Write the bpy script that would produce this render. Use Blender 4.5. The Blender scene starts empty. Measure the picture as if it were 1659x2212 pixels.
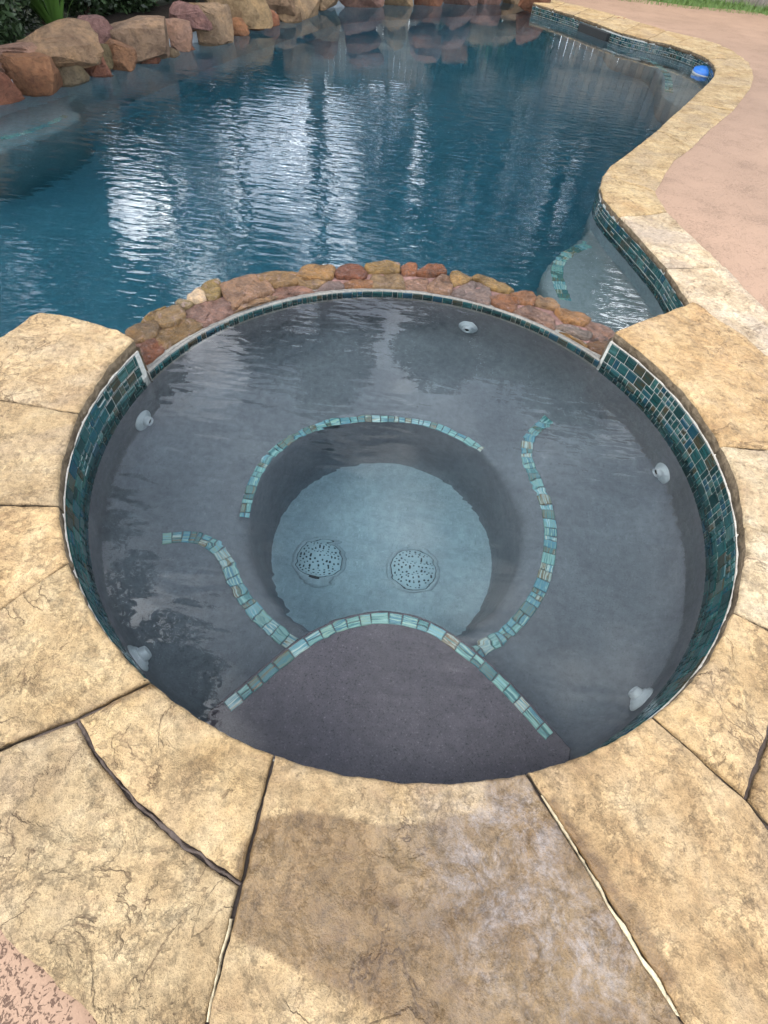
import bpy, bmesh, math, random
import numpy as np
from mathutils import Vector, Matrix, noise
from mathutils.geometry import delaunay_2d_cdt, tessellate_polygon

S = bpy.context.scene
COL = S.collection
R = math.radians
random.seed(7)

# ------------------------------------------------------------------ camera
PW, PH, FOC, PITCH, ROLL, HC = 1659.0, 2212.0, 1050.0, 0.934, -0.117, 1.1754
_c, _s, _cp, _sp = math.cos(ROLL), math.sin(ROLL), math.cos(PITCH), math.sin(PITCH)
def _m(x, y, z):
    x, y = _c*x - _s*y, _s*x + _c*y
    return Vector((x, z*_cp - y*_sp, -z*_sp - y*_cp))
cx_, cy_, cz_ = _m(1, 0, 0), _m(0, 1, 0), _m(0, 0, 1)
cam = bpy.data.cameras.new('camera')
cam.sensor_fit = 'HORIZONTAL'; cam.sensor_width = 36; cam.lens = 36*FOC/PW
cam.clip_start = 0.02; cam.clip_end = 2000
co = bpy.data.objects.new('camera', cam); COL.objects.link(co)
co.matrix_world = Matrix.Translation((0, 0, HC)) @ Matrix((cx_, -cy_, -cz_)).transposed().to_4x4()
S.camera = co

# ------------------------------------------------------------------ sky, sun, exposure
SUN_EL, SUN_AZ = R(47), R(-112)          # azimuth clockwise from +Y
S.view_settings.view_transform = 'Standard'; S.view_settings.look = 'None'
S.view_settings.gamma = 1; S.view_settings.use_curve_mapping = False
S.view_settings.exposure = 1.06
W = bpy.data.worlds.new('World'); S.world = W; W.use_nodes = True
wt = W.node_tree; wt.nodes.clear()
def wn(t, **k):
    n = wt.nodes.new(t)
    for a, b in k.items(): setattr(n, a, b)
    return n
sky = wn('ShaderNodeTexSky', sky_type='NISHITA', sun_disc=False, sun_elevation=SUN_EL, sun_rotation=SUN_AZ)
bg1 = wn('ShaderNodeBackground'); bg1.inputs[1].default_value = 0.13
bg2 = wn('ShaderNodeBackground'); bg2.inputs[1].default_value = 1.0
tc = wn('ShaderNodeTexCoord'); sep = wn('ShaderNodeSeparateXYZ')
zc = wn('ShaderNodeMath', operation='MAXIMUM'); zc.inputs[1].default_value = 0.0
za = wn('ShaderNodeMath', operation='ADD'); za.inputs[1].default_value = 0.22
dx = wn('ShaderNodeMath', operation='DIVIDE'); dy = wn('ShaderNodeMath', operation='DIVIDE')
cmb = wn('ShaderNodeCombineXYZ')
n1 = wn('ShaderNodeTexNoise'); n1.inputs['Scale'].default_value = 1.7; n1.inputs['Detail'].default_value = 7; n1.inputs['Roughness'].default_value = .58
n2 = wn('ShaderNodeTexNoise'); n2.inputs['Scale'].default_value = 2.6; n2.inputs['Detail'].default_value = 6
r1 = wn('ShaderNodeValToRGB'); r1.color_ramp.elements[0].position = .36; r1.color_ramp.elements[1].position = .58
r1.color_ramp.elements[0].color = (.15, .15, .15, 1)
r2 = wn('ShaderNodeValToRGB'); r2.color_ramp.elements.new(.5); r2.color_ramp.elements[1].color = (1.05, 1.12, 1.25, 1); r2.color_ramp.elements[0].position = .30; r2.color_ramp.elements[2].position = .66
r2.color_ramp.elements[0].color = (.50, .56, .68, 1); r2.color_ramp.elements[2].color = (3.9, 3.95, 4.0, 1)
mx = wn('ShaderNodeMixShader'); wo = wn('ShaderNodeOutputWorld')
L = wt.links.new
L(tc.outputs['Generated'], sep.inputs[0]); L(sep.outputs[2], zc.inputs[0]); L(zc.outputs[0], za.inputs[0])
L(sep.outputs[0], dx.inputs[0]); L(za.outputs[0], dx.inputs[1]); L(sep.outputs[1], dy.inputs[0]); L(za.outputs[0], dy.inputs[1])
L(dx.outputs[0], cmb.inputs[0]); L(dy.outputs[0], cmb.inputs[1])
L(cmb.outputs[0], n1.inputs['Vector']); L(cmb.outputs[0], n2.inputs['Vector'])
L(n1.outputs[0], r1.inputs[0]); L(n2.outputs[0], r2.inputs[0])
hz = wn('ShaderNodeMapRange'); hz.inputs[1].default_value = .15; hz.inputs[2].default_value = .75; hz.inputs[3].default_value = 2.0; hz.inputs[4].default_value = 1.0
L(zc.outputs[0], hz.inputs[0]); L(hz.outputs[0], bg2.inputs[1])
L(sky.outputs[0], bg1.inputs[0]); L(r2.outputs[0], bg2.inputs[0])
L(r1.outputs[0], mx.inputs[0]); L(bg1.outputs[0], mx.inputs[1]); L(bg2.outputs[0], mx.inputs[2]); L(mx.outputs[0], wo.inputs[0])

sd = bpy.data.lights.new('sun', 'SUN'); sd.energy = 1.5; sd.angle = R(12); sd.color = (1, .95, .87)
so = bpy.data.objects.new('sun', sd); COL.objects.link(so)
sdir = Vector((math.sin(SUN_AZ)*math.cos(SUN_EL), math.cos(SUN_AZ)*math.cos(SUN_EL), math.sin(SUN_EL)))
so.rotation_euler = sdir.to_track_quat('Z', 'Y').to_euler(); so.location = sdir*30

S.render.engine = 'CYCLES'
S.cycles.use_denoising = True
S.cycles.caustics_refractive = True; S.cycles.caustics_reflective = False
S.cycles.max_bounces = 10; S.cycles.transmission_bounces = 8; S.cycles.diffuse_bounces = 4
S.cycles.sample_clamp_indirect = 6.0

# ------------------------------------------------------------------ places (pixels of the 1659 x 2212 photo -> metres)
ZS, ZP, ZC = -0.170, -0.195, -0.070        # spa water, pool water, pool coping top; the spa coping top is z = 0
CX, CY, R1, R2 = 0.057, 1.279, 1.117, 1.119
def ray(px, py):
    d = cx_*((px-PW/2)/FOC) + cy_*((py-PH/2)/FOC) + cz_
    return d.normalized()
def U(px, py, z=0.0):
    d = ray(px, py); t = (z-HC)/d.z
    return Vector((d.x*t, d.y*t, z))
def UW(px, py, zw, z):
    d = ray(px, py); t = (zw-HC)/d.z; q = Vector((d.x*t, d.y*t, zw))
    h = Vector((d.x, d.y, 0)); s = h.length; sn = s/1.333
    return q + h/s*(sn/math.sqrt(1-sn*sn)*(zw-z)) + Vector((0, 0, z-zw))
def XY(l, z=0.0): return [tuple(U(a, b, z)[:2]) for a, b in l]
def ang(p): return math.atan2(p[1]-CY, p[0]-CX)
def circ(a, r, x=CX, y=CY): return (x+r*math.cos(a), y+r*math.sin(a))
def arc(a0, a1, r, n, x=CX, y=CY): return [circ(a0+(a1-a0)*i/n, r, x, y) for i in range(n+1)]

# ------------------------------------------------------------------ object helpers
def link(o): COL.objects.link(o); return o
def mesh(name, v, f, smooth=False, mat=None):
    m = bpy.data.meshes.new(name); m.from_pydata([tuple(a) for a in v], [], f); m.update()
    if smooth: m.polygons.foreach_set('use_smooth', [True]*len(m.polygons))
    if mat: m.materials.append(mat)
    return m
def obj(name, m, parent=None, mw=None, color=None):
    o = bpy.data.objects.new(name, m); link(o)
    if parent is not None:
        o.parent = parent
        o.matrix_parent_inverse = WORLD.get(parent.name, Matrix()).inverted()
    if mw is not None: o.matrix_basis = mw
    WORLD[o.name] = mw.copy() if mw is not None else Matrix()
    if color: o.color = (*color, 1)
    return o
WORLD = {}
def thing(name, label, cat, loc=(0, 0, 0), group=None):
    o = bpy.data.objects.new(name, None); link(o); o.location = loc; o.empty_display_size = .1
    WORLD[o.name] = Matrix.Translation(loc)
    o['label'] = label; o['category'] = cat
    if group: o['group'] = group
    return o
def tag(o, label, cat, group=None):
    o['label'] = label; o['category'] = cat
    if group: o['group'] = group
    return o
def fix_normals(m):
    bm = bmesh.new(); bm.from_mesh(m); bmesh.ops.recalc_face_normals(bm, faces=bm.faces); bm.to_mesh(m); bm.free()

# ------------------------------------------------------------------ materials
class MT:
    def __init__(s, name):
        s.m = bpy.data.materials.new(name); s.m.use_nodes = True; s.t = s.m.node_tree; s.t.nodes.clear()
        s.out = s.n('ShaderNodeOutputMaterial')
    def n(s, t, ins=None, **k):
        n = s.t.nodes.new(t)
        for a, b in k.items(): setattr(n, a, b)
        for a, b in (ins or {}).items(): s.put(n.inputs[a], b)
        return n
    def put(s, sock, v):
        if hasattr(v, 'is_output'): s.t.links.new(v, sock)
        elif isinstance(v, bpy.types.Node): s.t.links.new(v.outputs[0], sock)
        else:
            if isinstance(v, (tuple, list)) and len(v) == 3 and sock.type == 'RGBA': v = (*v, 1)
            sock.default_value = v
    def coord(s, kind='Object', scale=(1, 1, 1), rnd=0.0):
        c = s.n('ShaderNodeTexCoord').outputs[kind]
        if rnd:
            oi = s.n('ShaderNodeObjectInfo')
            mm = s.n('ShaderNodeMath', {0: oi.outputs['Random'], 1: rnd}, operation='MULTIPLY')
            c = s.n('ShaderNodeVectorMath', {0: c, 1: mm}, operation='ADD').outputs[0]
        if scale != (1, 1, 1):
            c = s.n('ShaderNodeMapping', {'Vector': c, 'Scale': scale}).outputs[0]
        return c
    def noise(s, v, sc, det=4, ro=.55, dist=0, out=0):
        return s.n('ShaderNodeTexNoise', {'Vector': v, 'Scale': sc, 'Detail': det, 'Roughness': ro, 'Distortion': dist}).outputs[out]
    def vor(s, v, sc, feat='F1', out=0):
        return s.n('ShaderNodeTexVoronoi', {'Vector': v, 'Scale': sc}, feature=feat).outputs[out]
    def ramp(s, f, stops, interp='LINEAR'):
        r = s.n('ShaderNodeValToRGB', {0: f}); cr = r.color_ramp; cr.interpolation = interp
        while len(cr.elements) < len(stops): cr.elements.new(.5)
        for e, (p_, c) in zip(cr.elements, stops):
            e.position = p_
            e.color = (c, c, c, 1) if isinstance(c, (int, float)) else (*c, 1)
        return r.outputs[0]
    def math(s, op, a, b=0.0, clamp=False):
        return s.n('ShaderNodeMath', {0: a, 1: b}, operation=op, use_clamp=clamp).outputs[0]
    def mix(s, f, a, b, mode='MIX'):
        n = s.n('ShaderNodeMix', data_type='RGBA', blend_type=mode)
        s.put(n.inputs[0], f); s.put(n.inputs[6], a); s.put(n.inputs[7], b); return n.outputs[2]
    def attr(s, name): return s.n('ShaderNodeAttribute', attribute_name=name).outputs['Fac']
    def bump(s, h, dist, st=1.0, nrm=None):
        d = {'Height': h, 'Distance': dist, 'Strength': st}
        if nrm is not None: d['Normal'] = nrm
        return s.n('ShaderNodeBump', d).outputs[0]
    def bsdf(s, col, rough=.7, nrm=None, spec=.5, **k):
        col = s.mix(1, col, (.80, .80, .80), 'MULTIPLY')
        b = s.n('ShaderNodeBsdfPrincipled', {'Base Color': col, 'Roughness': rough, 'Specular IOR Level': spec})
        if nrm is not None: s.put(b.inputs['Normal'], nrm)
        for a, v in k.items(): s.put(b.inputs[a.replace('_', ' ')], v)
        s.t.links.new(b.outputs[0], s.out.inputs[0]); return s.m

def mat_flag():
    a = MT('flagstone'); v = a.coord('Object', rnd=9)
    big = a.noise(v, 2.2, 5, .6, .6); mid = a.noise(v, 7, 7, .62, .3); fin = a.noise(v, 55, 5, .7); gr = a.noise(v, 260, 2, .6)
    c = a.ramp(mid, [(.22, (.20, .128, .063)), (.38, (.325, .226, .116)), (.52, (.405, .296, .162)), (.72, (.49, .388, .242))])
    c = a.mix(a.ramp(big, [(.50, 0), (.68, .75)]), c, (.32, .245, .165))
    c = a.mix(a.ramp(big, [(.26, .42), (.42, 0)]), c, (.36, .20, .085))
    c = a.mix(1, c, a.ramp(fin, [(.25, .52), (.5, 1.0), (.75, 1.32)]), 'MULTIPLY')
    c = a.mix(1, c, a.ramp(gr, [(.25, .76), (.75, 1.22)]), 'MULTIPLY')
    crn = a.noise(v, 6.5, 11, .70, .35); cr1 = a.ramp(crn, [(.505, 0), (.53, 1)]); cr2 = a.ramp(a.noise(v, 13, 10, .72, .2), [(.56, 0), (.585, 1)])
    c = a.mix(a.math('MULTIPLY', cr1, .45), c, a.mix(1, c, (1.28, 1.28, 1.26), 'MULTIPLY'))
    c = a.mix(a.math('MULTIPLY', cr2, .36), c, a.mix(1, c, (.70, .64, .58), 'MULTIPLY'))
    streak = a.noise(a.coord('Object', (3, 14, 3), rnd=5), 3.0, 5, .6, .8)
    c = a.mix(a.ramp(streak, [(.58, 0), (.72, .35)]), c, (.27, .165, .095))
    lev = a.math('MULTIPLY', a.noise(v, 5.5, 6, .6, .5), 5.0)
    fr = a.math('FRACT', lev); fl = a.math('SUBTRACT', lev, fr)
    ter = a.math('ADD', fl, a.ramp(fr, [(.40, 0), (.52, 1)]))
    fm = a.ramp(a.noise(v, 2.6, 3, .5, .4), [(.46, 0), (.55, 1)])
    line = a.math('MULTIPLY', a.ramp(fr, [(.38, 0), (.44, 1), (.47, 1), (.52, 0)]), a.math('MULTIPLY', fm, a.ramp(a.noise(v, 17, 3, .5), [(.40, 0), (.58, 1)])))
    c = a.mix(a.math('MULTIPLY', line, .68), c, (.12, .072, .036))  # flake edges painted darker, standing in for shade of the relief
    c = a.mix(a.math('MULTIPLY', a.attr('low'), .3), c, (.13, .08, .042))  # relief shade put into the colour of pits and ridges
    spk = a.ramp(a.noise(v, 75, 3, .6), [(.70, 0), (.76, 1)]); c = a.mix(a.math('MULTIPLY', spk, .35), c, (.15, .09, .05))
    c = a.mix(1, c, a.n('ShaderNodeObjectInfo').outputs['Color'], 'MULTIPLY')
    wn_ = a.math('ADD', a.attr('wet'), a.math('MULTIPLY', a.math('SUBTRACT', a.noise(v, 16, 6, .65), .5), .9))
    wet = a.ramp(wn_, [(.36, 0), (.66, 1)])
    c = a.mix(wet, c, a.mix(1, c, (.47, .415, .34), 'MULTIPLY'))
    wh = a.math('MULTIPLY', a.attr('white'), a.math('MULTIPLY', a.ramp(a.noise(a.n('ShaderNodeMapping', {'Vector': v, 'Rotation': (.3, .5, .7)}).outputs[0], 16, 10, .82, .5), [(.44, 0), (.64, 1)]), a.ramp(a.noise(v, 90, 4, .7), [(.32, .25), (.6, 1)])))
    c = a.mix(a.math('MULTIPLY', wh, .62), c, (.42, .39, .395))
    h = a.math('ADD', a.math('MULTIPLY', fin, 1.0), a.math('MULTIPLY', gr, .35))
    h = a.math('ADD', h, a.math('MULTIPLY', mid, 1.5)); h = a.math('ADD', h, a.math('ADD', a.math('MULTIPLY', a.math('MULTIPLY', ter, fm), .55), a.math('MULTIPLY', a.math('SUBTRACT', cr1, cr2), .2)))
    st = a.math('SUBTRACT', 1.0, a.math('MULTIPLY', wet, .25))
    nb = a.n('ShaderNodeBump', {'Height': h, 'Distance': .0085, 'Strength': st}).outputs[0]
    ro = a.math('SUBTRACT', .82, a.math('MULTIPLY', wet, .42))
    return a.bsdf(c, ro, nb, .4)
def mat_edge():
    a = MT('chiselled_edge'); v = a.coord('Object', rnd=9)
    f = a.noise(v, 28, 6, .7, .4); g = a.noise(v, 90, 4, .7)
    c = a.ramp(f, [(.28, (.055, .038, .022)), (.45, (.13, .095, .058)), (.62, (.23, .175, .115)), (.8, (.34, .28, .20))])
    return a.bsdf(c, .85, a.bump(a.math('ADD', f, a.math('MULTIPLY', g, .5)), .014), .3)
def mat_mortar(name, col, sc=60):
    a = MT(name); v = a.coord(); f = a.noise(v, sc, 5, .65); g = a.noise(v, 5, 4)
    c = a.mix(1, col, a.ramp(f, [(.25, .6), (.75, 1.3)]), 'MULTIPLY'); c = a.mix(1, c, a.ramp(g, [(.3, .75), (.7, 1.15)]), 'MULTIPLY')
    return a.bsdf(c, .9, a.bump(f, .005), .3)
def mat_deck():
    a = MT('textured_deck_coating'); v = a.coord()
    cell = a.noise(v, 105, 4, .6, 1.0); reg = a.noise(v, 5, 3); fin = a.noise(v, 210, 3, .6); big = a.noise(v, .9, 5)
    th = a.math('ADD', cell, a.math('MULTIPLY', a.math('SUBTRACT', reg, .5), .35))
    isl = a.ramp(th, [(.37, 0), (.44, 1)])
    sy = a.n('ShaderNodeSeparateXYZ', {0: v}).outputs[1]
    ygrad = a.ramp(a.math('ADD', a.math('MULTIPLY', sy, .5), .5), [(.45, 0), (.75, 1)])  # pit colour grades along y, darker towards the near end
    c = a.mix(isl, a.mix(ygrad, (.13, .075, .05), (.28, .178, .118)), (.37, .238, .160))
    c = a.mix(1, c, a.ramp(big, [(.3, .86), (.7, 1.08)]), 'MULTIPLY'); c = a.mix(1, c, a.ramp(fin, [(.25, .9), (.75, 1.08)]), 'MULTIPLY')
    h = a.math('ADD', isl, a.math('MULTIPLY', fin, .25))
    return a.bsdf(c, .85, a.bump(h, .0022, .8), .3)
def mat_plaster(name, lo, hi, speck=1.0):
    a = MT(name); v = a.coord()
    m = a.noise(v, 3.2, 6, .6, .5); f = a.noise(v, 34, 5, .65); sp = a.noise(v, 190, 2, .6)
    c = a.mix(a.ramp(m, [(.3, 0), (.7, 1)]), lo, hi)
    c = a.mix(1, c, a.ramp(f, [(.25, .80), (.75, 1.18)]), 'MULTIPLY')
    c = a.mix(1, c, a.ramp(sp, [(.30, 1-.55*speck), (.42, 1), (.62, 1), (.74, 1+.9*speck)]), 'MULTIPLY')
    return a.bsdf(c, .75, a.bump(f, .003, .6), .2)
def mat_tile(name, stops, gloss=.08, stripe=.5):
    a = MT(name); v = a.coord('Object', (9, 170, 1), rnd=30)
    rn = a.math('FRACT', a.math('ADD', a.n('ShaderNodeObjectInfo').outputs['Random'], a.math('MULTIPLY', a.n('ShaderNodeNewGeometry').outputs['Random Per Island'], 7.31)))
    st = a.noise(v, 1.0, 3, .6, .6)
    f = a.math('ADD', rn, a.math('MULTIPLY', a.math('SUBTRACT', st, .5), stripe))
    c = a.ramp(f, stops)
    c = a.mix(1, c, a.ramp(st, [(.3, .72), (.5, 1), (.7, 1.3)]), 'MULTIPLY')
    return a.bsdf(c, gloss, None, .5)
def mat_rock(name='sandstone', wet=0.0):
    a = MT(name); v = a.coord('Object', rnd=13)
    m = a.noise(v, 3.0, 6, .65, .5); f = a.noise(v, 22, 6, .7, .3); g = a.noise(v, 90, 4, .7)
    col = a.n('ShaderNodeObjectInfo').outputs['Color']
    c = a.mix(1, col, a.ramp(m, [(.3, (.45, .38, .34)), (.5, (1, 1, 1)), (.72, (1.5, 1.4, 1.2))]), 'MULTIPLY')
    c = a.mix(1, c, a.ramp(f, [(.25, .45), (.5, 1), (.78, 1.4)]), 'MULTIPLY')
    c = a.mix(a.ramp(a.noise(a.coord('Object', (1, 1, 3), rnd=7), 4, 4), [(.6, 0), (.75, .5)]), c, a.mix(1, c, (.5, .34, .30), 'MULTIPLY'))
    h = a.math('ADD', a.math('MULTIPLY', m, 1.3), a.math('ADD', f, a.math('MULTIPLY', g, .4)))
    return a.bsdf(c, .82-.3*wet, a.bump(h, .05 if not wet else .014), .35)
def mat_veined():
    a = MT('spillway_stone'); v = a.coord('Object', rnd=13)
    m = a.noise(v, 9, 6, .65, 1.2); f = a.noise(v, 38, 6, .72, .5); ve = a.noise(v, 15, 7, .75, 1.6)
    col = a.n('ShaderNodeObjectInfo').outputs['Color']
    c = a.mix(1, col, a.ramp(m, [(.3, (.42, .36, .32)), (.5, (1, 1, 1)), (.7, (1.55, 1.42, 1.25))]), 'MULTIPLY')
    c = a.mix(1, c, a.ramp(f, [(.25, .55), (.5, 1), (.78, 1.35)]), 'MULTIPLY')
    c = a.mix(a.ramp(ve, [(.56, 0), (.66, .6)]), c, (.44, .30, .28))
    c = a.mix(a.ramp(ve, [(.34, .65), (.43, 0)]), c, (.12, .062, .03))
    return a.bsdf(c, .42, a.bump(a.math('ADD', m, a.math('MULTIPLY', f, 1.6)), .026), .45)
def mat_plain(name, col, rough=.5, var=.15, sc=40, spec=.5, bump=0, **k):
    a = MT(name); v = a.coord(); f = a.noise(v, sc, 4, .6)
    c = a.mix(1, col, a.ramp(f, [(.3, 1-var), (.7, 1+var)]), 'MULTIPLY')
    return a.bsdf(c, rough, a.bump(f, bump) if bump else None, spec, **k)
def mat_leaf(name, a_, b_, tr=.25):
    a = MT(name); rn = a.n('ShaderNodeNewGeometry').outputs['Random Per Island']
    c = a.mix(rn, a_, b_)
    return a.bsdf(c, .5, None, .4, Transmission_Weight=0.0)
def mat_bark():
    a = MT('bark'); v = a.coord('Object', (5, 5, 1.2)); f = a.noise(v, 3, 6, .7, .5)
    return a.bsdf(a.ramp(f, [(.3, (.03, .022, .016)), (.7, (.12, .09, .065))]), .9, a.bump(f, .05), .2)
def mat_wood():
    a = MT('weathered_cedar'); v = a.coord('Object', (12, 12, 1.5), rnd=20); f = a.noise(v, 3, 6, .65, .4)
    c = a.ramp(f, [(.3, (.13, .115, .10)), (.55, (.24, .21, .18)), (.75, (.33, .29, .24))])
    rn = a.n('ShaderNodeObjectInfo').outputs['Random']
    c = a.mix(1, c, a.ramp(rn, [(0, (.65, .66, .7)), (.5, (1, .96, .9)), (1, (1.25, 1.2, 1.1))]), 'MULTIPLY')
    return a.bsdf(c, .85, a.bump(f, .006), .2)
def mat_water(name, dens, tint, layers, calm=None):
    a = MT(name); c = a.coord(); h = None
    for sc, amp, det in layers:
        v = a.n('ShaderNodeMapping', {'Vector': c, 'Scale': sc, 'Rotation': (0, 0, R(8))}).outputs[0]
        t = a.math('MULTIPLY', a.noise(v, 1.0, det, .5, .3), amp)
        h = t if h is None else a.math('ADD', h, t)
    if calm is not None:
        k = a.ramp(a.noise(a.n('ShaderNodeMapping', {'Vector': c, 'Scale': calm[0], 'Location': calm[2]}).outputs[0], 1.0, 2, .5, .4), calm[1])
        if len(calm) > 3:
            sx = a.n('ShaderNodeSeparateXYZ', {0: c})
            ky = a.n('ShaderNodeMapRange', {0: sx.outputs[1], 1: calm[3][0], 2: calm[3][1], 3: 1.0, 4: calm[3][2]}).outputs[0]
            k = a.math('MULTIPLY', k, ky)
        nb = a.n('ShaderNodeBump', {'Height': h, 'Distance': 1.0, 'Strength': k}).outputs[0]
    else: nb = a.bump(h, 1.0)
    g = a.n('ShaderNodeBsdfGlass', {'Color': (1, 1, 1, 1), 'Roughness': 0.0, 'IOR': 1.333, 'Normal': nb})
    va = a.n('ShaderNodeVolumeAbsorption', {'Color': tint, 'Density': dens})
    a.t.links.new(g.outputs[0], a.out.inputs[0]); a.t.links.new(va.outputs[0], a.out.inputs[1])
    return a.m

M = {}
M['flag'] = mat_flag(); M['edge'] = mat_edge()
M['joint'] = mat_mortar('joint_mortar', (.13, .10, .085)); M['grout'] = mat_mortar('pale_grout', (.42, .43, .40), 90)
M['pinkmortar'] = mat_mortar('pink_mortar', (.25, .145, .125), 40)
M['deck'] = mat_deck()
M['bench'] = mat_plaster('grey_plaster', (.115, .113, .122), (.175, .172, .182), .5)
M['floor'] = mat_plaster('pale_plaster', (.30, .315, .325), (.42, .43, .435), .4)
M['step'] = mat_plaster('dark_plaster', (.088, .073, .081), (.125, .104, .115), 1.0)
M['ledge'] = mat_plaster('ledge_plaster', (.17, .185, .19), (.24, .25, .255), .4)
M['pool'] = mat_plaster('pool_plaster', (.19, .22, .24), (.26, .29, .31), .3)
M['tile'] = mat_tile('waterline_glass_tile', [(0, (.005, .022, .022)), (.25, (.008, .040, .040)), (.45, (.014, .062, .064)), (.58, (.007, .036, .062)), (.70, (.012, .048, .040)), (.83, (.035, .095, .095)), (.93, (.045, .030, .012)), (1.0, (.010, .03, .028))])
M['trim'] = mat_tile('iridescent_trim_tile', [(0, (.07, .20, .20)), (.18, (.24, .40, .34)), (.34, (.05, .18, .24)), (.48, (.26, .38, .29)), (.62, (.12, .29, .34)), (.74, (.45, .50, .42)), (.83, (.17, .10, .04)), (.93, (.10, .19, .16)), (1.0, (.05, .13, .14))], .15, .75)
M['rock'] = mat_rock(); M['stone'] = mat_veined()
M['white'] = mat_plain('white_plastic', (.44, .46, .47), .4, .06)
M['drain'] = mat_plain('drain_plastic', (.42, .47, .48), .5, .08)
M['dark'] = mat_plain('void_shade', (.012, .014, .015), .8, .1)  # near-black colour for the shade inside drain, jets and skimmer
M['blue'] = mat_plain('blue_plastic', (.02, .16, .55), .35, .08)
M['leafdark'] = mat_leaf('dark_hedge_leaf', (.010, .022, .008), (.035, .065, .022))
M['leafmid'] = mat_leaf('tree_leaf', (.018, .04, .012), (.06, .10, .03))
M['blade'] = mat_leaf('strap_leaf', (.04, .11, .015), (.10, .20, .04))
M['grassblade'] = mat_leaf('grass_blade', (.07, .14, .025), (.14, .22, .05))
M['bark'] = mat_bark(); M['wood'] = mat_wood()
M['soil'] = mat_plain('soil_and_grass', (.05, .06, .025), .95, .5, 6, .2, .03)
M['leaf'] = mat_plain('dry_leaf', (.26, .09, .05), .7, .3)
M['spawater'] = mat_water('spa_water', .42, (.0, .58, .74), [((6, 20, 1), .0033, 1), ((17, 46, 1), .0004, 1)], ((1.3, 1.7, 1), [(.38, .15), (.62, 1.0)], (2.2, .4, 0)))
M['poolwater'] = mat_water('pool_water', .80, (.06, .61, .72), [((6, 17, 1), .0070, 1), ((15, 42, 1), .0018, 1), ((1.2, 2.5, 1), .005, 1)], ((.55, .5, 1), [(.36, .3), (.58, 1.0)], (.3, 1.9, 0), (5.0, 7.2, .10)))

# ------------------------------------------------------------------ polygon tools
def densify(pts, sp):
    out = []; n = len(pts)
    for i in range(n):
        a = Vector(pts[i][:2]); b = Vector(pts[(i+1) % n][:2]); k = max(1, int(round((b-a).length/sp)))
        for j in range(k): out.append(tuple(a.lerp(b, j/k)))
    return out
def area(p): return .5*sum(p[i][0]*p[(i+1) % len(p)][1]-p[(i+1) % len(p)][0]*p[i][1] for i in range(len(p)))
def offset(p, d):                        # inward for CCW with d > 0
    n = len(p); out = []
    for i in range(n):
        a, b, c = Vector(p[i-1]), Vector(p[i]), Vector(p[(i+1) % n])
        e1 = (b-a).normalized() if (b-a).length > 1e-9 else Vector((1, 0)); e2 = (c-b).normalized() if (c-b).length > 1e-9 else e1
        n1 = Vector((-e1.y, e1.x)); n2 = Vector((-e2.y, e2.x)); k = n1+n2
        k = k/max(.35, k.length_squared/2) if k.length > 1e-6 else n1
        out.append((b.x+k.x*d, b.y+k.y*d))
    return out
def inside(px, py, poly):
    x = np.asarray(px); y = np.asarray(py); r = np.zeros(x.shape, bool)
    P_ = np.array(poly); Q = np.roll(P_, -1, 0)
    for (x0, y0), (x1, y1) in zip(P_, Q):
        if y0 == y1: continue
        r ^= ((y0 > y) != (y1 > y)) & (x < (x1-x0)*(y-y0)/(y1-y0)+x0)
    return r
def fill(poly, sp, margin=.6, jit=.25, rs=None):
    """poly CCW -> (verts2d, tris); the first len(poly) vertices are the outline"""
    rs = rs or np.random.RandomState(1)
    P_ = np.array(poly); lo, hi = P_.min(0), P_.max(0)
    gx, gy = np.meshgrid(np.arange(lo[0], hi[0], sp), np.arange(lo[1], hi[1], sp*.87))
    gx = gx + (np.arange(gx.shape[0]) % 2)[:, None]*sp*.5
    gx = (gx + rs.uniform(-jit, jit, gx.shape)*sp).ravel(); gy = (gy + rs.uniform(-jit, jit, gy.shape)*sp).ravel()
    k = inside(gx, gy, poly); gx, gy = gx[k], gy[k]
    if len(gx):
        keep = np.ones(len(gx), bool)
        for a in P_: keep &= (gx-a[0])**2+(gy-a[1])**2 > (margin*sp)**2
        gx, gy = gx[keep], gy[keep]
    V = [Vector(a) for a in poly]+[Vector((a, b)) for a, b in zip(gx, gy)]
    r = delaunay_2d_cdt(V, [], [list(range(len(poly)))], 1, 1e-6)
    return [tuple(a) for a in r[0]], [list(f) for f in r[2]]
def fbm(x, y, z, o=4): return noise.fractal(Vector((x, y, z)), 1.0, 2.0, o)
def relief(x, y, sd, k=1.0):
    n = fbm(x*4.2, y*4.2, sd*3.7, 4)+.35*noise.noise(Vector((x*13, y*13, sd)))
    lev = max(-2.2, min(2.4, n*3.2)); fl = math.floor(lev); t = (lev-fl); t = min(1, max(0, (t-.44)/.12)); t = t*t*(3-2*t)
    edge = max(0, 1-abs((lev-fl)-.44)/.07)
    pit = noise.noise(Vector((x*21, y*21, sd*2+5))); pitd = max(0, pit-.52)*.016
    h = (fl+t)*.0034 + .0022*noise.noise(Vector((x*9, y*9, sd+9))) + .0025*noise.noise(Vector((x*2.2, y*2.2, sd+2))) - pitd
    return h*k, max(edge*.55, min(1, pitd*160))
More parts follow.
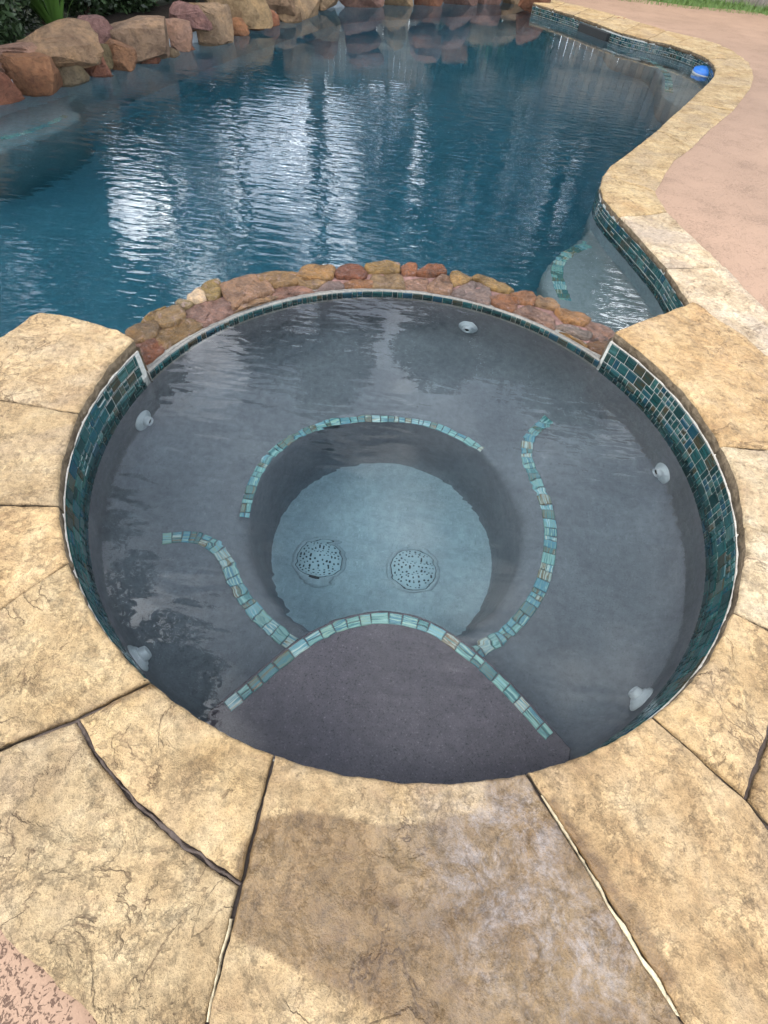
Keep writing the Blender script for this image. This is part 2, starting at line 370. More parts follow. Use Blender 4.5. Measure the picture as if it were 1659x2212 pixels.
def slab(name, poly, z, parent, seed, thick=.050, sp=.014, gap=.0022, color=(1, 1, 1), rough=.0035, k=1.0, wet=None, white=None, rnd=.007):
    p = list(poly)
    if area(p) < 0: p = p[::-1]
    p = densify(p, max(sp, .012)); p = offset(p, gap)
    q = []
    for i, (x, y) in enumerate(p):
        a = p[i-1]; b = p[(i+1) % len(p)]; e = Vector((b[0]-a[0], b[1]-a[1])); e = e.normalized() if e.length else Vector((1, 0))
        d = rough*(noise.noise(Vector((x*22, y*22, seed)))+.6*noise.noise(Vector((x*60, y*60, seed)))); q.append((x-e.y*d, y+e.x*d))
    p = q; ins = offset(p, rnd); ins2 = offset(p, rnd*.35)
    V2, F = fill(ins, sp, rs=np.random.RandomState(seed)); n = len(p)
    verts = []; wa = []; wh = []; lo = []
    for x, y in V2:
        h, e = relief(x, y, seed, k)
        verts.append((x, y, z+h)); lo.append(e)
    ntop = len(verts)
    nb = len(ins)
    for ring, dz in ((ins2, -.0025), (p, -.009)):
        for (x, y) in ring:
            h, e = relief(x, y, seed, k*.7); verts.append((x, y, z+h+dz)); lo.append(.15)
    for dz, am in ((-thick*.55, .006), (-thick, .003)):
        off = offset(p, .001 if dz > -thick else .004)
        for i, (x, y) in enumerate(off):
            d = am*noise.noise(Vector((x*35, y*35, dz*90+seed))); a = p[i]
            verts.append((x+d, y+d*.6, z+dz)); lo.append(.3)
    faces = list(F); mats = [0]*len(F)
    rings = [list(range(nb))]+[list(range(ntop+n*r_, ntop+n*(r_+1))) for r_ in range(4)]
    for r_ in range(4):
        A, B = rings[r_], rings[r_+1]
        for i in range(n):
            j = (i+1) % n; faces.append([A[i], B[i], B[j], A[j]]); mats.append(0 if r_ < 2 else 1)
    faces.append(rings[4][::-1]); mats.append(1)
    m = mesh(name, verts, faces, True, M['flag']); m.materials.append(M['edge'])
    m.polygons.foreach_set('material_index', mats)
    xs = np.array([v[0] for v in verts]); ys = np.array([v[1] for v in verts])
    for nm, fn in (('wet', wet), ('white', white)):
        at = m.attributes.new(nm, 'FLOAT', 'POINT')
        at.data.foreach_set('value', np.asarray(fn(xs, ys) if fn else np.zeros(len(xs)), np.float32))
    at = m.attributes.new('low', 'FLOAT', 'POINT'); at.data.foreach_set('value', np.array(lo, np.float32))
    return obj(name, m, parent, None, color)

def px_of(xs, ys, z=0.0):               # plan position back to photo pixels, for stains traced from the photo
    w = np.stack([xs, ys, np.full(len(xs), z-HC)], 1)
    X = w@np.array(cx_); Y = w@np.array(cy_); Z = w@np.array(cz_)
    return PW/2+FOC*X/Z, PH/2+FOC*Y/Z
def seg_d(u, v, a, b):
    ax, ay = a; bx, by = b; L2 = (bx-ax)**2+(by-ay)**2
    t = np.clip(((u-ax)*(bx-ax)+(v-ay)*(by-ay))/L2, 0, 1)
    return np.hypot(u-ax-t*(bx-ax), v-ay-t*(by-ay))
def stain_line(pts, w, st=1.0):
    pts = [tuple(U(a, b)[:2]) for a, b in pts]
    def f(x, y):
        d = np.min([seg_d(x, y, a, b) for a, b in zip(pts, pts[1:])], 0)
        return np.clip(1-d/w, 0, 1)*st
    return f
def blobs(lst):
    B = [(*U(a, b)[:2], r_, s_) for a, b, r_, s_ in lst]
    def f(x, y):
        o = np.zeros(len(x))
        for bx, by, r_, s_ in B: o = o+.62*s_*np.exp(-((x-bx)**2+(y-by)**2)/(1.9*r_*r_))
        return np.clip(o, -.6, 1)
    return f

# ------------------------------------------------------------------ spa
spa = thing('spa', 'round sunken spa with stone coping, green glass tile and grey plaster bench', 'spa', (CX, CY, -1.1))
aL, aR = ang(U(290, 733)), ang(U(1326, 716))            # spillway gap lies between aR and aL (through the far side)
a_near0, a_near1 = aL, aR + 2*math.pi                   # coping runs from aL round the near side to aR
def A(px, py):
    a = ang(U(px, py))
    return a if a > aL-1e-6 else a+2*math.pi
def cop_arc(p0, p1):
    a0, a1 = A(*p0), A(*p1); n = max(3, int(abs(a1-a0)/.02)); return arc(a0, a1, R1, n)
def out(px, py, px2, py2, L_):                          # extend a joint line beyond the frame
    a, b = U(px, py).to_2d(), U(px2, py2).to_2d(); return tuple(b+(b-a).normalized()*L_)
J = dict(j1=(168, 890), j2=(122, 1092), j3=(143, 1214), j4=(320, 1478), j5=(590, 1632), j6=(1140, 1672), j7=(1415, 1552), j8=(1592, 1325), j9=(1620, 1140), j10=(1562, 963))
far = {k: out(*v, *o, L_) for k, v, o, L_ in [('j1', J['j1'], (0, 862), .42), ('j2', J['j2'], (0, 1091), .52), ('j3', J['j3'], (0, 1312), .55),
      ('j4', J['j4'], (0, 1618), .6), ('j5', J['j5'], (445, 2212), .3), ('j6', J['j6'], (1480, 2212), .3), ('j7', J['j7'], (1659, 1785), .45),
      ('j8', J['j8'], (1659, 1358), .5), ('j9', J['j9'], (1659, 1152), .5), ('j10', J['j10'], (1659, 970), .5)]}
p1 = lambda *l: [tuple(U(a, b)[:2]) for a, b in l]
lin = lambda a, b, w: stain_line([a, b], w)
arcmid_in = [(168, 1553), (204, 1625), (294, 1733), (402, 1827), (520, 1906)]
arcmid_out = [(162, 1556), (200, 1629), (290, 1738), (399, 1833), (516, 1913)]
wetJ4 = stain_line([(325, 1478), (165, 1550), (0, 1620)], .035, .75)
def wet_front(x, y):
    u, v = px_of(x, y)
    top = np.clip((v-(1752+14*np.sin(u/60.)))/28, 0, 1)
    gapc = np.clip(1-((u-870)/250)**2, 0, 1)
    near = np.clip((620-u)/60, 0, 1)*.3+np.clip((u-1010)/70, 0, 1)
    w = np.maximum(top, np.clip(near, 0, .75))
    dry = np.clip((v-(1985+ (u-480)*.52))/60, 0, 1)*np.clip((1150-u)/200, 0, 1)
    return np.clip(w-dry, 0, 1)*.85
white_front = blobs([(1110, 1800, .075, .8), (1085, 1860, .08, .85), (960, 1830, .06, .5), (1140, 1760, .05, .7), (1250, 2060, .07, .7), (1290, 2120, .09, .75), (1000, 1960, .06, .5), (860, 1740, .05, .35), (1050, 2060, .07, .5), (620, 1650, .03, .4), (1330, 2020, .06, .45), (700, 2140, .1, .25), (1120, 1930, .08, .6)])
cop = []
def coping(poly, seed, **k): cop.append(slab('coping_stone', poly, 0.0, spa, seed, **k))
coping(cop_arc((290, 733), J['j1'])+[far['j1'], (-1.78, 1.27)]+p1((0, 728), (30, 705), (62, 680), (85, 672), (110, 674), (185, 692), (255, 712)), 11, color=(1.05, 1.0, .95), sp=.016)
coping(cop_arc(J['j1'], J['j2'])+[far['j2'], far['j1']], 12, color=(1.0, .97, .93), sp=.016)
coping(cop_arc(J['j2'], J['j3'])+[far['j3'], far['j2']], 13, color=(1.06, .98, .88))
coping(cop_arc(J['j3'], J['j4'])+p1((164, 1548), (0, 1616))+[far['j4'], far['j3']], 14, color=(1.04, 1.0, .93), wet=wetJ4, k=1.2)
coping(cop_arc(J['j4'], J['j5'])+p1((524, 1885))+p1(*arcmid_in[::-1]), 15, color=(1.05, .99, .88), wet=lambda x, y: np.maximum(wetJ4(x, y), stain_line([(518, 1905), (535, 1820)], .03, .8)(x, y)), k=1.3)
coping(p1(*arcmid_out)+p1((480, 2060), (445, 2212))+[far['j5'], (-.40, -.34)]+p1((205, 2212), (168, 2177), (80, 2097), (32, 2061), (0, 2033))+[tuple(U(0, 2033).to_2d()+Vector((-.22, .15))), (-.95, .12)]+p1((0, 1618)), 16, color=(.98, .97, .96), wet=stain_line([(165, 1556), (0, 1628)], .03, .6))
coping(cop_arc(J['j5'], J['j6'])+p1((1310, 1942), (1480, 2212))+[far['j6'], far['j5']]+p1((447, 2212), (521, 1910)), 17, color=(.98, .95, .92), wet=wet_front, white=white_front, k=1.5, sp=.012)
coping(cop_arc(J['j6'], J['j7'])+p1((1614, 1732), (1659, 1787))+[far['j7'], (.95, -.25), far['j6']]+p1((1484, 2212), (1315, 1938)), 18, color=(1.0, .93, .86), wet=stain_line([(1190, 1745), (1330, 1940), (1440, 2110)], .055, .85), k=1.2)
coping(cop_arc(J['j7'], J['j8'])+p1((1659, 1358))+[far['j8'], (1.50, .70), (1.235, .60)]+p1((1668, 1560), (1640, 1640), (1612, 1726)), 19, color=(1.04, .96, .85))
coping(p1((1620, 1730), (1650, 1640), (1676, 1565))+[(1.245, .59), (1.49, .66), (1.42, .3), far['j7']]+p1((1662, 1778)), 20, color=(1.02, .95, .86))
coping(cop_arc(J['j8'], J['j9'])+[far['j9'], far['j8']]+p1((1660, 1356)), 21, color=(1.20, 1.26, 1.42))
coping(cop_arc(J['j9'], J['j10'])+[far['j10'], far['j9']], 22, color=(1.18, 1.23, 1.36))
coping(cop_arc(J['j10'], (1326, 716))+p1((1410, 683), (1480, 657), (1496, 650), (1510, 655), (1590, 712), (1659, 765))+[(1.75, 1.72), far['j10']], 23, color=(1.1, 1.0, .88), sp=.016)

# mortar bed below the joints
bed = arc(a_near0+.005, a_near1-.005, R1+.012, 90)+arc(a_near1-.03, a_near0+.03, 1.55, 60)
bed = bed if area(bed) > 0 else bed[::-1]
bv, bf = fill(densify(bed, .05), .12)
obj('joint_mortar', mesh('joint_mortar', [(x, y, -.0195) for x, y in bv], bf, False, M['joint']), spa)
# raised pale mortar lines at the two joints of the front stone and the grey curved joint
def ribbon(name, pts, w, z0, h, mat, parent, seed=0):
    v = []; f = []; P_ = [Vector(p_) for p_ in pts]; n = len(P_)
    for i, p_ in enumerate(P_):
        t = (P_[min(i+1, n-1)]-P_[max(i-1, 0)]).normalized(); nn = Vector((-t.y, t.x))
        ww = w*max(.12, .75+.9*noise.noise(Vector((i*.11, seed, 0)))+.5*noise.noise(Vector((i*.6, seed, 2))))
        o = .4*w*noise.noise(Vector((i*.21, seed+4, 0)))
        for s_, z_ in ((-1, 0), (-.55, h), (.55, h*.9), (1, 0)):
            q = p_+nn*(ww*s_*.5+o); v.append((q.x, q.y, z0+z_*(.75+.6*noise.noise(Vector((i*.7, s_, seed))))))
    for i in range(n-1):
        for j in range(3): f.append([i*4+j, i*4+j+1, i*4+j+5, i*4+j+4])
    return obj(name, mesh(name, v, f, True, mat), parent)
def dense_line(pts, sp=.008):
    o = []
    for a, b in zip(pts, pts[1:]):
        a, b = Vector(a), Vector(b); k = max(1, int((b-a).length/sp)); o += [tuple(a.lerp(b, i/k)) for i in range(k)]
    return o+[tuple(pts[-1])]
M['palemortar'] = mat_mortar('pale_mortar', (.60, .50, .33), 70)
ribbon('mortar_line', dense_line(p1((1175, 1715), (1310, 1940), (1470, 2195))), .010, -.014, .013, M['palemortar'], spa, 3)
ribbon('mortar_line', dense_line(p1((497, 1985), (470, 2090), (446, 2210))), .010, -.014, .013, M['palemortar'], spa, 8)
ribbon('mortar_line', dense_line(p1(*[((a+c)/2, (b+d)/2) for (a, b), (c, d) in zip(arcmid_in, arcmid_out)])), .013, -.018, .011, M['joint'], spa, 5)
ribbon('mortar_line', dense_line(p1((1418, 1556), (1614, 1731), (1659, 1786))), .009, -.018, .011, M['joint'], spa, 6)
# pale grout line under the coping
def ring_wall(name, a0, a1, rr, mat, parent, n=120, smooth=True):   # rr = [(r, z), ...] seen from inside
    v = []; f = []
    for i in range(n+1):
        a = a0+(a1-a0)*i/n
        for r_, z_ in rr: v.append((*circ(a, r_), z_))
    k = len(rr)
    for i in range(n):
        for j in range(k-1): f.append([i*k+j, i*k+j+1, (i+1)*k+j+1, (i+1)*k+j])
    return obj(name, mesh(name, v, f, smooth, mat), parent)
ring_wall('grout_line', a_near0+.004, a_near1-.004, [(R1+.02, -.049), (R2+.002, -.0495), (R2+.002, -.0545), (R2+.012, -.055)], mat_mortar('white_grout', (.55, .51, .45), 80), spa, 200)
band = ring_wall('tile_band', a_near0, a_near1, [(R2+.02, -.053), (R2+.0035, -.0535), (R2+.0035, -.235)], M['grout'], spa, 160)
# end caps of the coping wall at the spillway
for aa, sg in ((a_near0, 1), (a_near1, -1)):
    v = []; f = []
    rs_ = [R2-.002, R2+.05, R2+.14, R2+.235]; zs_ = [-.04, -.08, -.12, -.17, -.24]
    for r_ in rs_:
        for z_ in zs_:
            j_ = .006*noise.noise(Vector((r_*40, z_*40, aa)))
            v.append((*circ(aa-sg*(.004+abs(j_)), r_), z_))
    for i in range(3):
        for k_ in range(4): f.append([i*5+k_, i*5+k_+1, (i+1)*5+k_+1, (i+1)*5+k_])
    obj('wall_end', mesh('wall_end', v, f, True, M['edge']), spa)

# plaster bowl: wall, bench, well, floor
ZB, ZF = ZS-.42, ZS-.90
WX, WY, WR = .015, 1.195, .565
FX, FY, FR = .016, 1.225, .53
def smst(a, b, x):
    t = min(1, max(0, (x-a)/(b-a))); return t*t*(3-2*t)
def side(a):                              # 0 along the back arc, 1 along the two side seats (angle about the well)
    d = math.degrees(a) % 360
    return smst(38, 28, d) if d < 90 else (smst(178, 192, d) if d < 270 else 1)
NSEG = 160; prof = []
for r_, z_ in ((R2+.006, -.150), (R2+.006, ZS-.10), (R2+.002, ZS-.22), (R2-.010, ZS-.30), (R2-.035, ZS-.36), (R2-.075, ZS-.40), (R2-.12, ZB-.001)):
    prof.append(lambda a, r_=r_, z_=z_: (CX+r_*math.cos(a), CY+r_*math.sin(a), z_))
def wl(r_, z_, dr=0, dz=0): return lambda a: (WX+(r_+dr*side(a))*math.cos(a), WY+(r_+dr*side(a))*math.sin(a), z_+dz*side(a))
prof += [wl(WR+.075, ZB), wl(WR+.035, ZB, 0, -.012), wl(WR+.010, ZB-.001, 0, -.035), wl(WR, ZB-.012, 0, -.055), wl(WR-.004, ZB-.05, 0, -.06)]
for t in (.3, .6, .85): prof.append(lambda a, t=t: (WX+(FX-WX)*t+(WR-.006+(FR-WR+.012)*t)*math.cos(a), WY+(FY-WY)*t+(WR-.006+(FR-WR+.012)*t)*math.sin(a), ZB-.1+(ZF+.05-ZB+.1)*t))
def fl_(r_, z_): return lambda a: (FX+r_*math.cos(a), FY+r_*math.sin(a), z_)
nwall = len(prof)+1
prof += [fl_(FR, ZF+.03), fl_(FR-.012, ZF+.008), fl_(FR-.03, ZF), fl_(FR*.6, ZF-.004), fl_(FR*.25, ZF-.006), fl_(.0002, ZF-.007)]
def lathe_mesh(name, rings, mat):
    v = []; f = []; k = len(rings)
    for i in range(NSEG):
        a = 2*math.pi*i/NSEG; v += [g(a) for g in rings]
    for i in range(NSEG):
        j = (i+1) % NSEG
        for q in range(k-1): f.append([i*k+q, j*k+q, j*k+q+1, i*k+q+1][::-1])
    return mesh(name, v, f, True, mat)
obj('plaster_bowl', lathe_mesh('plaster_bowl', prof[:nwall+1], M['bench']), spa)
obj('footwell_floor', lathe_mesh('footwell_floor', prof[nwall:], M['floor']), spa)

# shallow entry step at the near side
ZT = ZS-.20
step_px = [(462, 1552), (540, 1487), (600, 1436), (660, 1390), (720, 1358), (780, 1341), (835, 1336), (890, 1345), (940, 1364), (1000, 1405), (1060, 1455), (1120, 1515), (1170, 1572), (1222, 1632)]
step_c = [UW(a, b, ZS, ZT).to_2d() for a, b in step_px]
def smooth_line(pts, n=10):               # Catmull-Rom
    P_ = [Vector(p_) for p_ in pts]; P_ = [2*P_[0]-P_[1]]+P_+[2*P_[-1]-P_[-2]]; o = []
    for i in range(1, len(P_)-2):
        for k_ in range(n):
            t = k_/n; a, b, c, d = P_[i-1:i+3]
            o.append(.5*((2*b)+(-a+c)*t+(2*a-5*b+4*c-d)*t*t+(-a+3*b-3*c+d)*t**3))
    return o+[P_[-2]]
sl = smooth_line(step_c, 6)
def nrm_at(P_, i):
    t = (P_[min(i+1, len(P_)-1)]-P_[max(i-1, 0)]).normalized(); return Vector((-t.y, t.x))
edge_l = [p_+nrm_at(sl, i)*.028 for i, p_ in enumerate(sl)]        # left of travel = towards the well
a0, a1 = math.atan2(edge_l[-1].y-CY, edge_l[-1].x-CX), math.atan2(edge_l[0].y-CY, edge_l[0].x-CX)
a1 = a1-2*math.pi if a1 > a0 else a1
sp_out = [tuple(p_) for p_ in edge_l]+arc(a0, a1, R2+.004, 40)[1:-1]
if area(sp_out) < 0: sp_out = sp_out[::-1]
sp_in = offset(sp_out, .006); n = len(sp_out)
V2, F_ = fill(densify(sp_in, 5), .05)
sv = [(x, y, ZT) for x, y in V2]; nt = len(sv); sf = list(F_)
for ring, z_ in ((sp_out, ZT-.008), (sp_out, ZF-.02)): sv += [(x, y, z_) for x, y in ring]
for i in range(n):
    j = (i+1) % n
    sf.append([i, nt+i, nt+j, j]); sf.append([nt+i, nt+n+i, nt+n+j, nt+j])
obj('entry_step', mesh('entry_step', sv, sf, False, M['step']), spa)

# ------------------------------------------------------------------ glass tiles
TM = {}
def tile_mesh(w, h, kind, t=.004):
    w, h = round(w, 3), round(h, 3); key = (w, h, kind)
    if key not in TM:
        b = min(.0028, w*.16, h*.16); x, y = w/2, h/2
        v = [(-x, -y, 0), (x, -y, 0), (x, y, 0), (-x, y, 0), (-x, -y, t*.5), (x, -y, t*.5), (x, y, t*.5), (-x, y, t*.5), (-x+b, -y+b, t), (x-b, -y+b, t), (x-b, y-b, t), (-x+b, y-b, t)]
        f = [[8, 9, 10, 11]]
        for i in range(4):
            j = (i+1) % 4; f += [[i, j, j+4, i+4], [i+4, j+4, j+8, i+8]]
        TM[key] = mesh('glass_tile', v, f, False, M['tile'] if kind == 0 else M['trim'])
    return TM[key]
def frame(x, y, z): return Matrix(((x.x, y.x, z.x, 0), (x.y, y.y, z.y, 0), (x.z, y.z, z.z, 0), (0, 0, 0, 1)))
def split(w, h, rg):
    k = rg.random(); g = .0035
    if k < .42: return [(0, 0, w, h)]
    if k < .58: return [(0, -h/4-g/4, w, h/2-g/2), (0, h/4+g/4, w, h/2-g/2)]
    if k < .72: return [(-w/4-g/4, 0, w/2-g/2, h), (w/4+g/4, 0, w/2-g/2, h)]
    if k < .86: return [(sx*(w/4+g/4), sy*(h/4+g/4), w/2-g/2, h/2-g/2) for sx in (-1, 1) for sy in (-1, 1)]
    return [(-w/4-g/4, 0, w/2-g/2, h)]+[(w/4+g/4, sy*(h/4+g/4), w/2-g/2, h/2-g/2) for sy in (-1, 1)]
def mosaic(place, length, rows, mod, ztop, rh, parent, rg, limit, kind=0, vis=None, name='tile'):
    """place(s) -> (position, tangent, normal); big tiles become objects, the rest one merged part"""
    cand = []; n = int(length/mod)
    for r_ in range(rows):
        shift = rg.random()*mod*.7
        for i in range(n+2):
            e0, e1 = max(0, i*mod-shift), min(length, (i+1)*mod-shift)
            if e1-e0 < .012: continue
            s0 = (e0+e1)/2
            if vis and not vis(s0): continue
            wj = e1-e0-.0035
            for dx_, dy_, w, h in (split(wj, rh-.0035, rg) if wj > .6*mod else [(0, 0, wj, rh-.0035)]):
                cand.append((w*h, s0+dx_, ztop-rh*(r_+.5)+dy_, w, h))
    cand.sort(key=lambda c: -c[0])
    vv = []; ff = []; mat = M['tile'] if kind == 0 else M['trim']
    for i, (ar, s_, z_, w, h) in enumerate(cand):
        p_, t_, n_ = place(s_)
        mw = Matrix.Translation((p_[0], p_[1], z_)) @ frame(t_, Vector((0, 0, 1)), n_)
        me = tile_mesh(w, h, kind)
        tilt = Matrix.Rotation(rg.uniform(-.015, .015), 4, 'X') @ Matrix.Rotation(rg.uniform(-.015, .015), 4, 'Y')
        if i < limit: obj(name, me, parent, mw @ tilt)
        else:
            b0 = len(vv); vv += [tuple(mw @ tilt @ x.co) for x in me.vertices]; ff += [[b0+k_ for k_ in pl.vertices] for pl in me.polygons]
    if vv:
        o = obj('small_tiles', mesh('small_tiles', vv, ff, False, mat), parent); o['kind'] = 'stuff'
rg = random.Random(4)
def on_ring(a_start, r_):
    def pl(s_):
        a = a_start+s_/r_; c_, s2 = math.cos(a), math.sin(a)
        return (CX+r_*c_, CY+r_*s2), Vector((-s2, c_, 0)), Vector((-c_, -s2, 0))
    return pl
def ring_vis(a_start, r_):
    def vis(s_):
        d = math.degrees(a_start+s_/r_) % 360
        return not 222 < d < 296
    return vis
# frame(): x tangent, y up, z = inward normal must be right handed -> walk clockwise
def on_ring_cw(a_start, r_):
    def pl(s_):
        a = a_start-s_/r_; c_, s2 = math.cos(a), math.sin(a)
        return (CX+r_*c_, CY+r_*s2), Vector((s2, -c_, 0)), Vector((-c_, -s2, 0))
    return pl
def vis_cw(s_):
    d = math.degrees(a_near1-s_/R2) % 360
    return not 243 < d < 290
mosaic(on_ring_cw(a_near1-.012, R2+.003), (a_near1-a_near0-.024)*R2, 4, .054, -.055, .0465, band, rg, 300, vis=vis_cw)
# single course along the spillway lip
lip = ring_wall('spillway_lip', aR, aL, [(R2+.05, -.152), (R2+.006, -.1515), (R2-.004, -.1535), (R2-.004, -.225)], mat_mortar('lip_grout', (.24, .23, .205), 80), spa, 80)
mosaic(on_ring_cw(aL-.004, R2-.0045), (aL-aR-.008)*R2, 1, .052, -.1550, .052, lip, rg, 120)

def lay(pts, parent, w, rg, z, name='trim_tile', lens=(.022, .030, .036, .042, .048)):
    P_ = [Vector(p_) for p_ in pts]; cum = [0]
    for a, b in zip(P_, P_[1:]): cum.append(cum[-1]+(b-a).length)
    def at(s_):
        s_ = min(max(s_, 0), cum[-1]-1e-6)
        i = max(k_ for k_ in range(len(cum)-1) if cum[k_] <= s_); t = (s_-cum[i])/(cum[i+1]-cum[i])
        return P_[i].lerp(P_[i+1], t), (P_[i+1]-P_[i]).normalized()
    s_ = .002
    while s_ < cum[-1]-.015:
        l_ = rg.choice(lens); l_ = min(l_, cum[-1]-s_)
        c_, t_ = at(s_+l_/2); n_ = Vector((-t_.y, t_.x))
        halves = [(0, w)] if rg.random() > .22 else [(-w/4, w/2-.002), (w/4, w/2-.002)]
        for off, ww in halves:
            mw = Matrix.Translation((c_.x+n_.x*off, c_.y+n_.y*off, z)) @ frame(Vector((t_.x, t_.y, 0)), Vector((n_.x, n_.y, 0)), Vector((0, 0, 1)))
            if rg.random() < .5: mw = mw @ Matrix.Rotation(rg.uniform(-.03, .03), 4, 'Z')
            obj(name, tile_mesh(round(l_-.003, 3), round(ww, 4), 1), parent, mw)
        s_ += l_
def trim(px, z, w, zw=ZS, parent=spa, name='trim_tile'):
    pts = smooth_line([UW(a, b, zw, z).to_2d() for a, b in px], 8)
    lay(pts, parent, w, rg, z+.0005, name)
trim([(527, 1122), (540, 1062), (568, 1004), (608, 963), (660, 932), (720, 913), (790, 905), (860, 907), (930, 918), (990, 942), (1043, 973)], ZB, .042)
trim([(349, 1165), (400, 1161), (440, 1167), (473, 1190), (494, 1225), (510, 1262), (537, 1304), (572, 1342), (612, 1377), (650, 1400)], ZB+.001, .052)
trim([(1186, 906), (1160, 926), (1141, 952), (1138, 985), (1150, 1022), (1170, 1065), (1184, 1110), (1189, 1160), (1183, 1215), (1165, 1275), (1133, 1325), (1090, 1370), (1050, 1396), (1020, 1416)], ZB+.001, .052)
lay([p_ for p_ in sl[2:-4]], spa, .036, rg, ZT+.0005, lens=(.036, .044, .052, .058))

# ------------------------------------------------------------------ jets and drains
def revolve(prof_, n, name, mat):
    v = []; f = []; k = len(prof_)
    for i in range(n):
        a = 2*math.pi*i/n; v += [(r_*math.cos(a), r_*math.sin(a), z_) for r_, z_ in prof_]
    for i in range(n):
        j = (i+1) % n
        for q in range(k-1): f.append([i*k+q, j*k+q, j*k+q+1, i*k+q+1])
    return mesh(name, v, f, True, mat)
jet_m = revolve([(.050, -.004), (.052, .003), (.048, .008), (.040, .009), (.037, .015), (.031, .018), (.026, .018)], 28, 'jet', M['white'])
noz_m = revolve([(.026, .016), (.025, .026), (.021, .036), (.018, .038), (.0135, .038), (.012, .034), (.012, .020), (0.0005, .020)], 24, 'nozzle', M['white'])
hole_m = revolve([(.0125, .031), (.0005, .031)], 16, 'opening_disc', M['dark'])  # flat disc inside the nozzle, its inner shade put into the colour
for px in ((1010, 710), (317, 910), (1420, 1022), (1366, 1492), (308, 1415)):
    a = ang(UW(*px, ZS, ZS-.235)); n_ = Vector((-math.cos(a), -math.sin(a), .12)).normalized(); t_ = Vector((-n_.y, n_.x, 0)).normalized()
    mw = Matrix.Translation((*circ(a, R2-.001), ZS-.235)) @ frame(t_, n_.cross(t_), n_)
    j_ = obj('jet', jet_m, spa, mw)
    for nm, me in (('nozzle', noz_m), ('opening_disc', hole_m)):
        o = bpy.data.objects.new(nm, me); link(o); o.parent = j_
def drain(px, py, seed):
    q = UW(px, py, ZS, ZF); r0 = .103; v = []; f = []; RN, SN = 15, 84
    rg_ = random.Random(seed)
    for i in range(RN+1):
        rr = r0*(.03+.97*i/RN); z_ = .030-.024*(rr/r0)**2
        if i == RN: z_ = .004
        for k_ in range(SN): a = 2*math.pi*k_/SN; v.append((q.x+rr*math.cos(a), q.y+rr*math.sin(a), ZF+z_))
    for i in range(RN):
        for k_ in range(SN): f.append([i*SN+k_, i*SN+(k_+1) % SN, (i+1)*SN+(k_+1) % SN, (i+1)*SN+k_][::-1])
    f.append(list(range(SN)))
    m = mesh('drain_cover', v, f, True, M['drain']); fix_normals(m)
    d = obj('drain_cover', m, spa)
    hv_ = []; hf_ = []
    for ring, cnt in ((0, 1), (.2, 6), (.37, 11), (.54, 16), (.71, 21), (.86, 26)):
        for k_ in range(cnt):
            a = 2*math.pi*(k_+.5*rg_.random())/cnt; rr = r0*(ring+rg_.uniform(-.02, .02)); hx, hy = q.x+rr*math.cos(a), q.y+rr*math.sin(a); hz_ = ZF+.030-.024*(rr/r0)**2+.0012
            b0 = len(hv_); er = rg_.uniform(.0038, .0054)
            for t_ in range(8): hv_.append((hx+er*math.cos(t_*.785), hy+er*math.sin(t_*.785), hz_-.024*2*rr/r0/r0*er*math.cos(t_*.785-a)*.0))
            hf_.append(list(range(b0, b0+8)))
    ho = obj('hole_discs', mesh('hole_discs', hv_, hf_, False, M['dark']), d); ho['kind'] = 'stuff'  # flat dark discs laid on the cover, shade of each hole painted in
    obj('sump', revolve([(r0*1.06, .0015), (r0*.97, .002)], 40, 'sump', M['dark']), d, Matrix.Translation((q.x, q.y, ZF)))
    rim = revolve([(r0*1.22, .0005), (r0*1.20, .005), (r0*1.06, .006), (r0*1.03, .001)], 48, 'rim', M['floor'])
    obj('rim', rim, d, Matrix.Translation((q.x, q.y, ZF)))
drain(690, 1209, 1); drain(893, 1230, 2)

# ------------------------------------------------------------------ spillway wall of mortared stones
dam = thing('spillway_wall', 'curved spillway of mortared brown stones between spa and pool', 'stone wall', (CX, CY+1.24, -1.3))
def dome_stone(poly, z, hgt, seed, color, parent, deep=.05, name='stone'):
    p = list(poly)
    if area(p) < 0: p = p[::-1]
    c0 = Vector((sum(a for a, b in p)/len(p), sum(b for a, b in p)/len(p)))
    p = [tuple(v_) for v_ in smooth_line([Vector(a) for a in p+[p[0]]], 5)[:-1]]
    rings = [(1.09, -deep), (1.13, -.006), (1.12, .40*hgt), (1.07, .84*hgt), (.88, .98*hgt), (.5, 1.02*hgt)]
    p2 = []
    for x, y in p:
        r_ = math.hypot(x-CX, y-CY); k_ = max(1.0, (R2+.016)/max(r_, 1e-6)) if name == 'stone' else 1.0
        p2.append((CX+(x-CX)*k_, CY+(y-CY)*k_))
    p = p2; v = []; f = []; n_ = len(p)
    tx, ty = .22*noise.noise(Vector((seed, 1, 0))), .22*noise.noise(Vector((seed, 7, 0)))
    for s_, dz in rings:
        for x, y in p:
            q = c0+(Vector((x, y))-c0)*s_
            w_ = .014*noise.noise(Vector((q.x*18, q.y*18, seed)))+.008*noise.noise(Vector((q.x*45, q.y*45, seed)))
            v.append((q.x+w_*.35, q.y-w_*.35, z+dz+(w_ if dz > 0 else 0)+tx*(q.x-c0.x)+ty*(q.y-c0.y)))
    v.append((c0.x, c0.y, z+hgt+.004*noise.noise(Vector((seed, 3, 3)))))
    for r_ in range(len(rings)-1):
        for i in range(n_): f.append([r_*n_+i, r_*n_+(i+1) % n_, (r_+1)*n_+(i+1) % n_, (r_+1)*n_+i])
    k = (len(rings)-1)*n_
    for i in range(n_): f.append([k+i, k+(i+1) % n_, len(v)-1])
    return obj(name, mesh(name, v, f, True, M['stone']), parent, None, color)
BR, OC, RB, KH, PK, TN, GR, CR, OR = (.17, .092, .038), (.26, .145, .05), (.17, .06, .022), (.22, .15, .065), (.23, .125, .088), (.25, .155, .075), (.18, .125, .10), (.55, .42, .24), (.24, .10, .035)
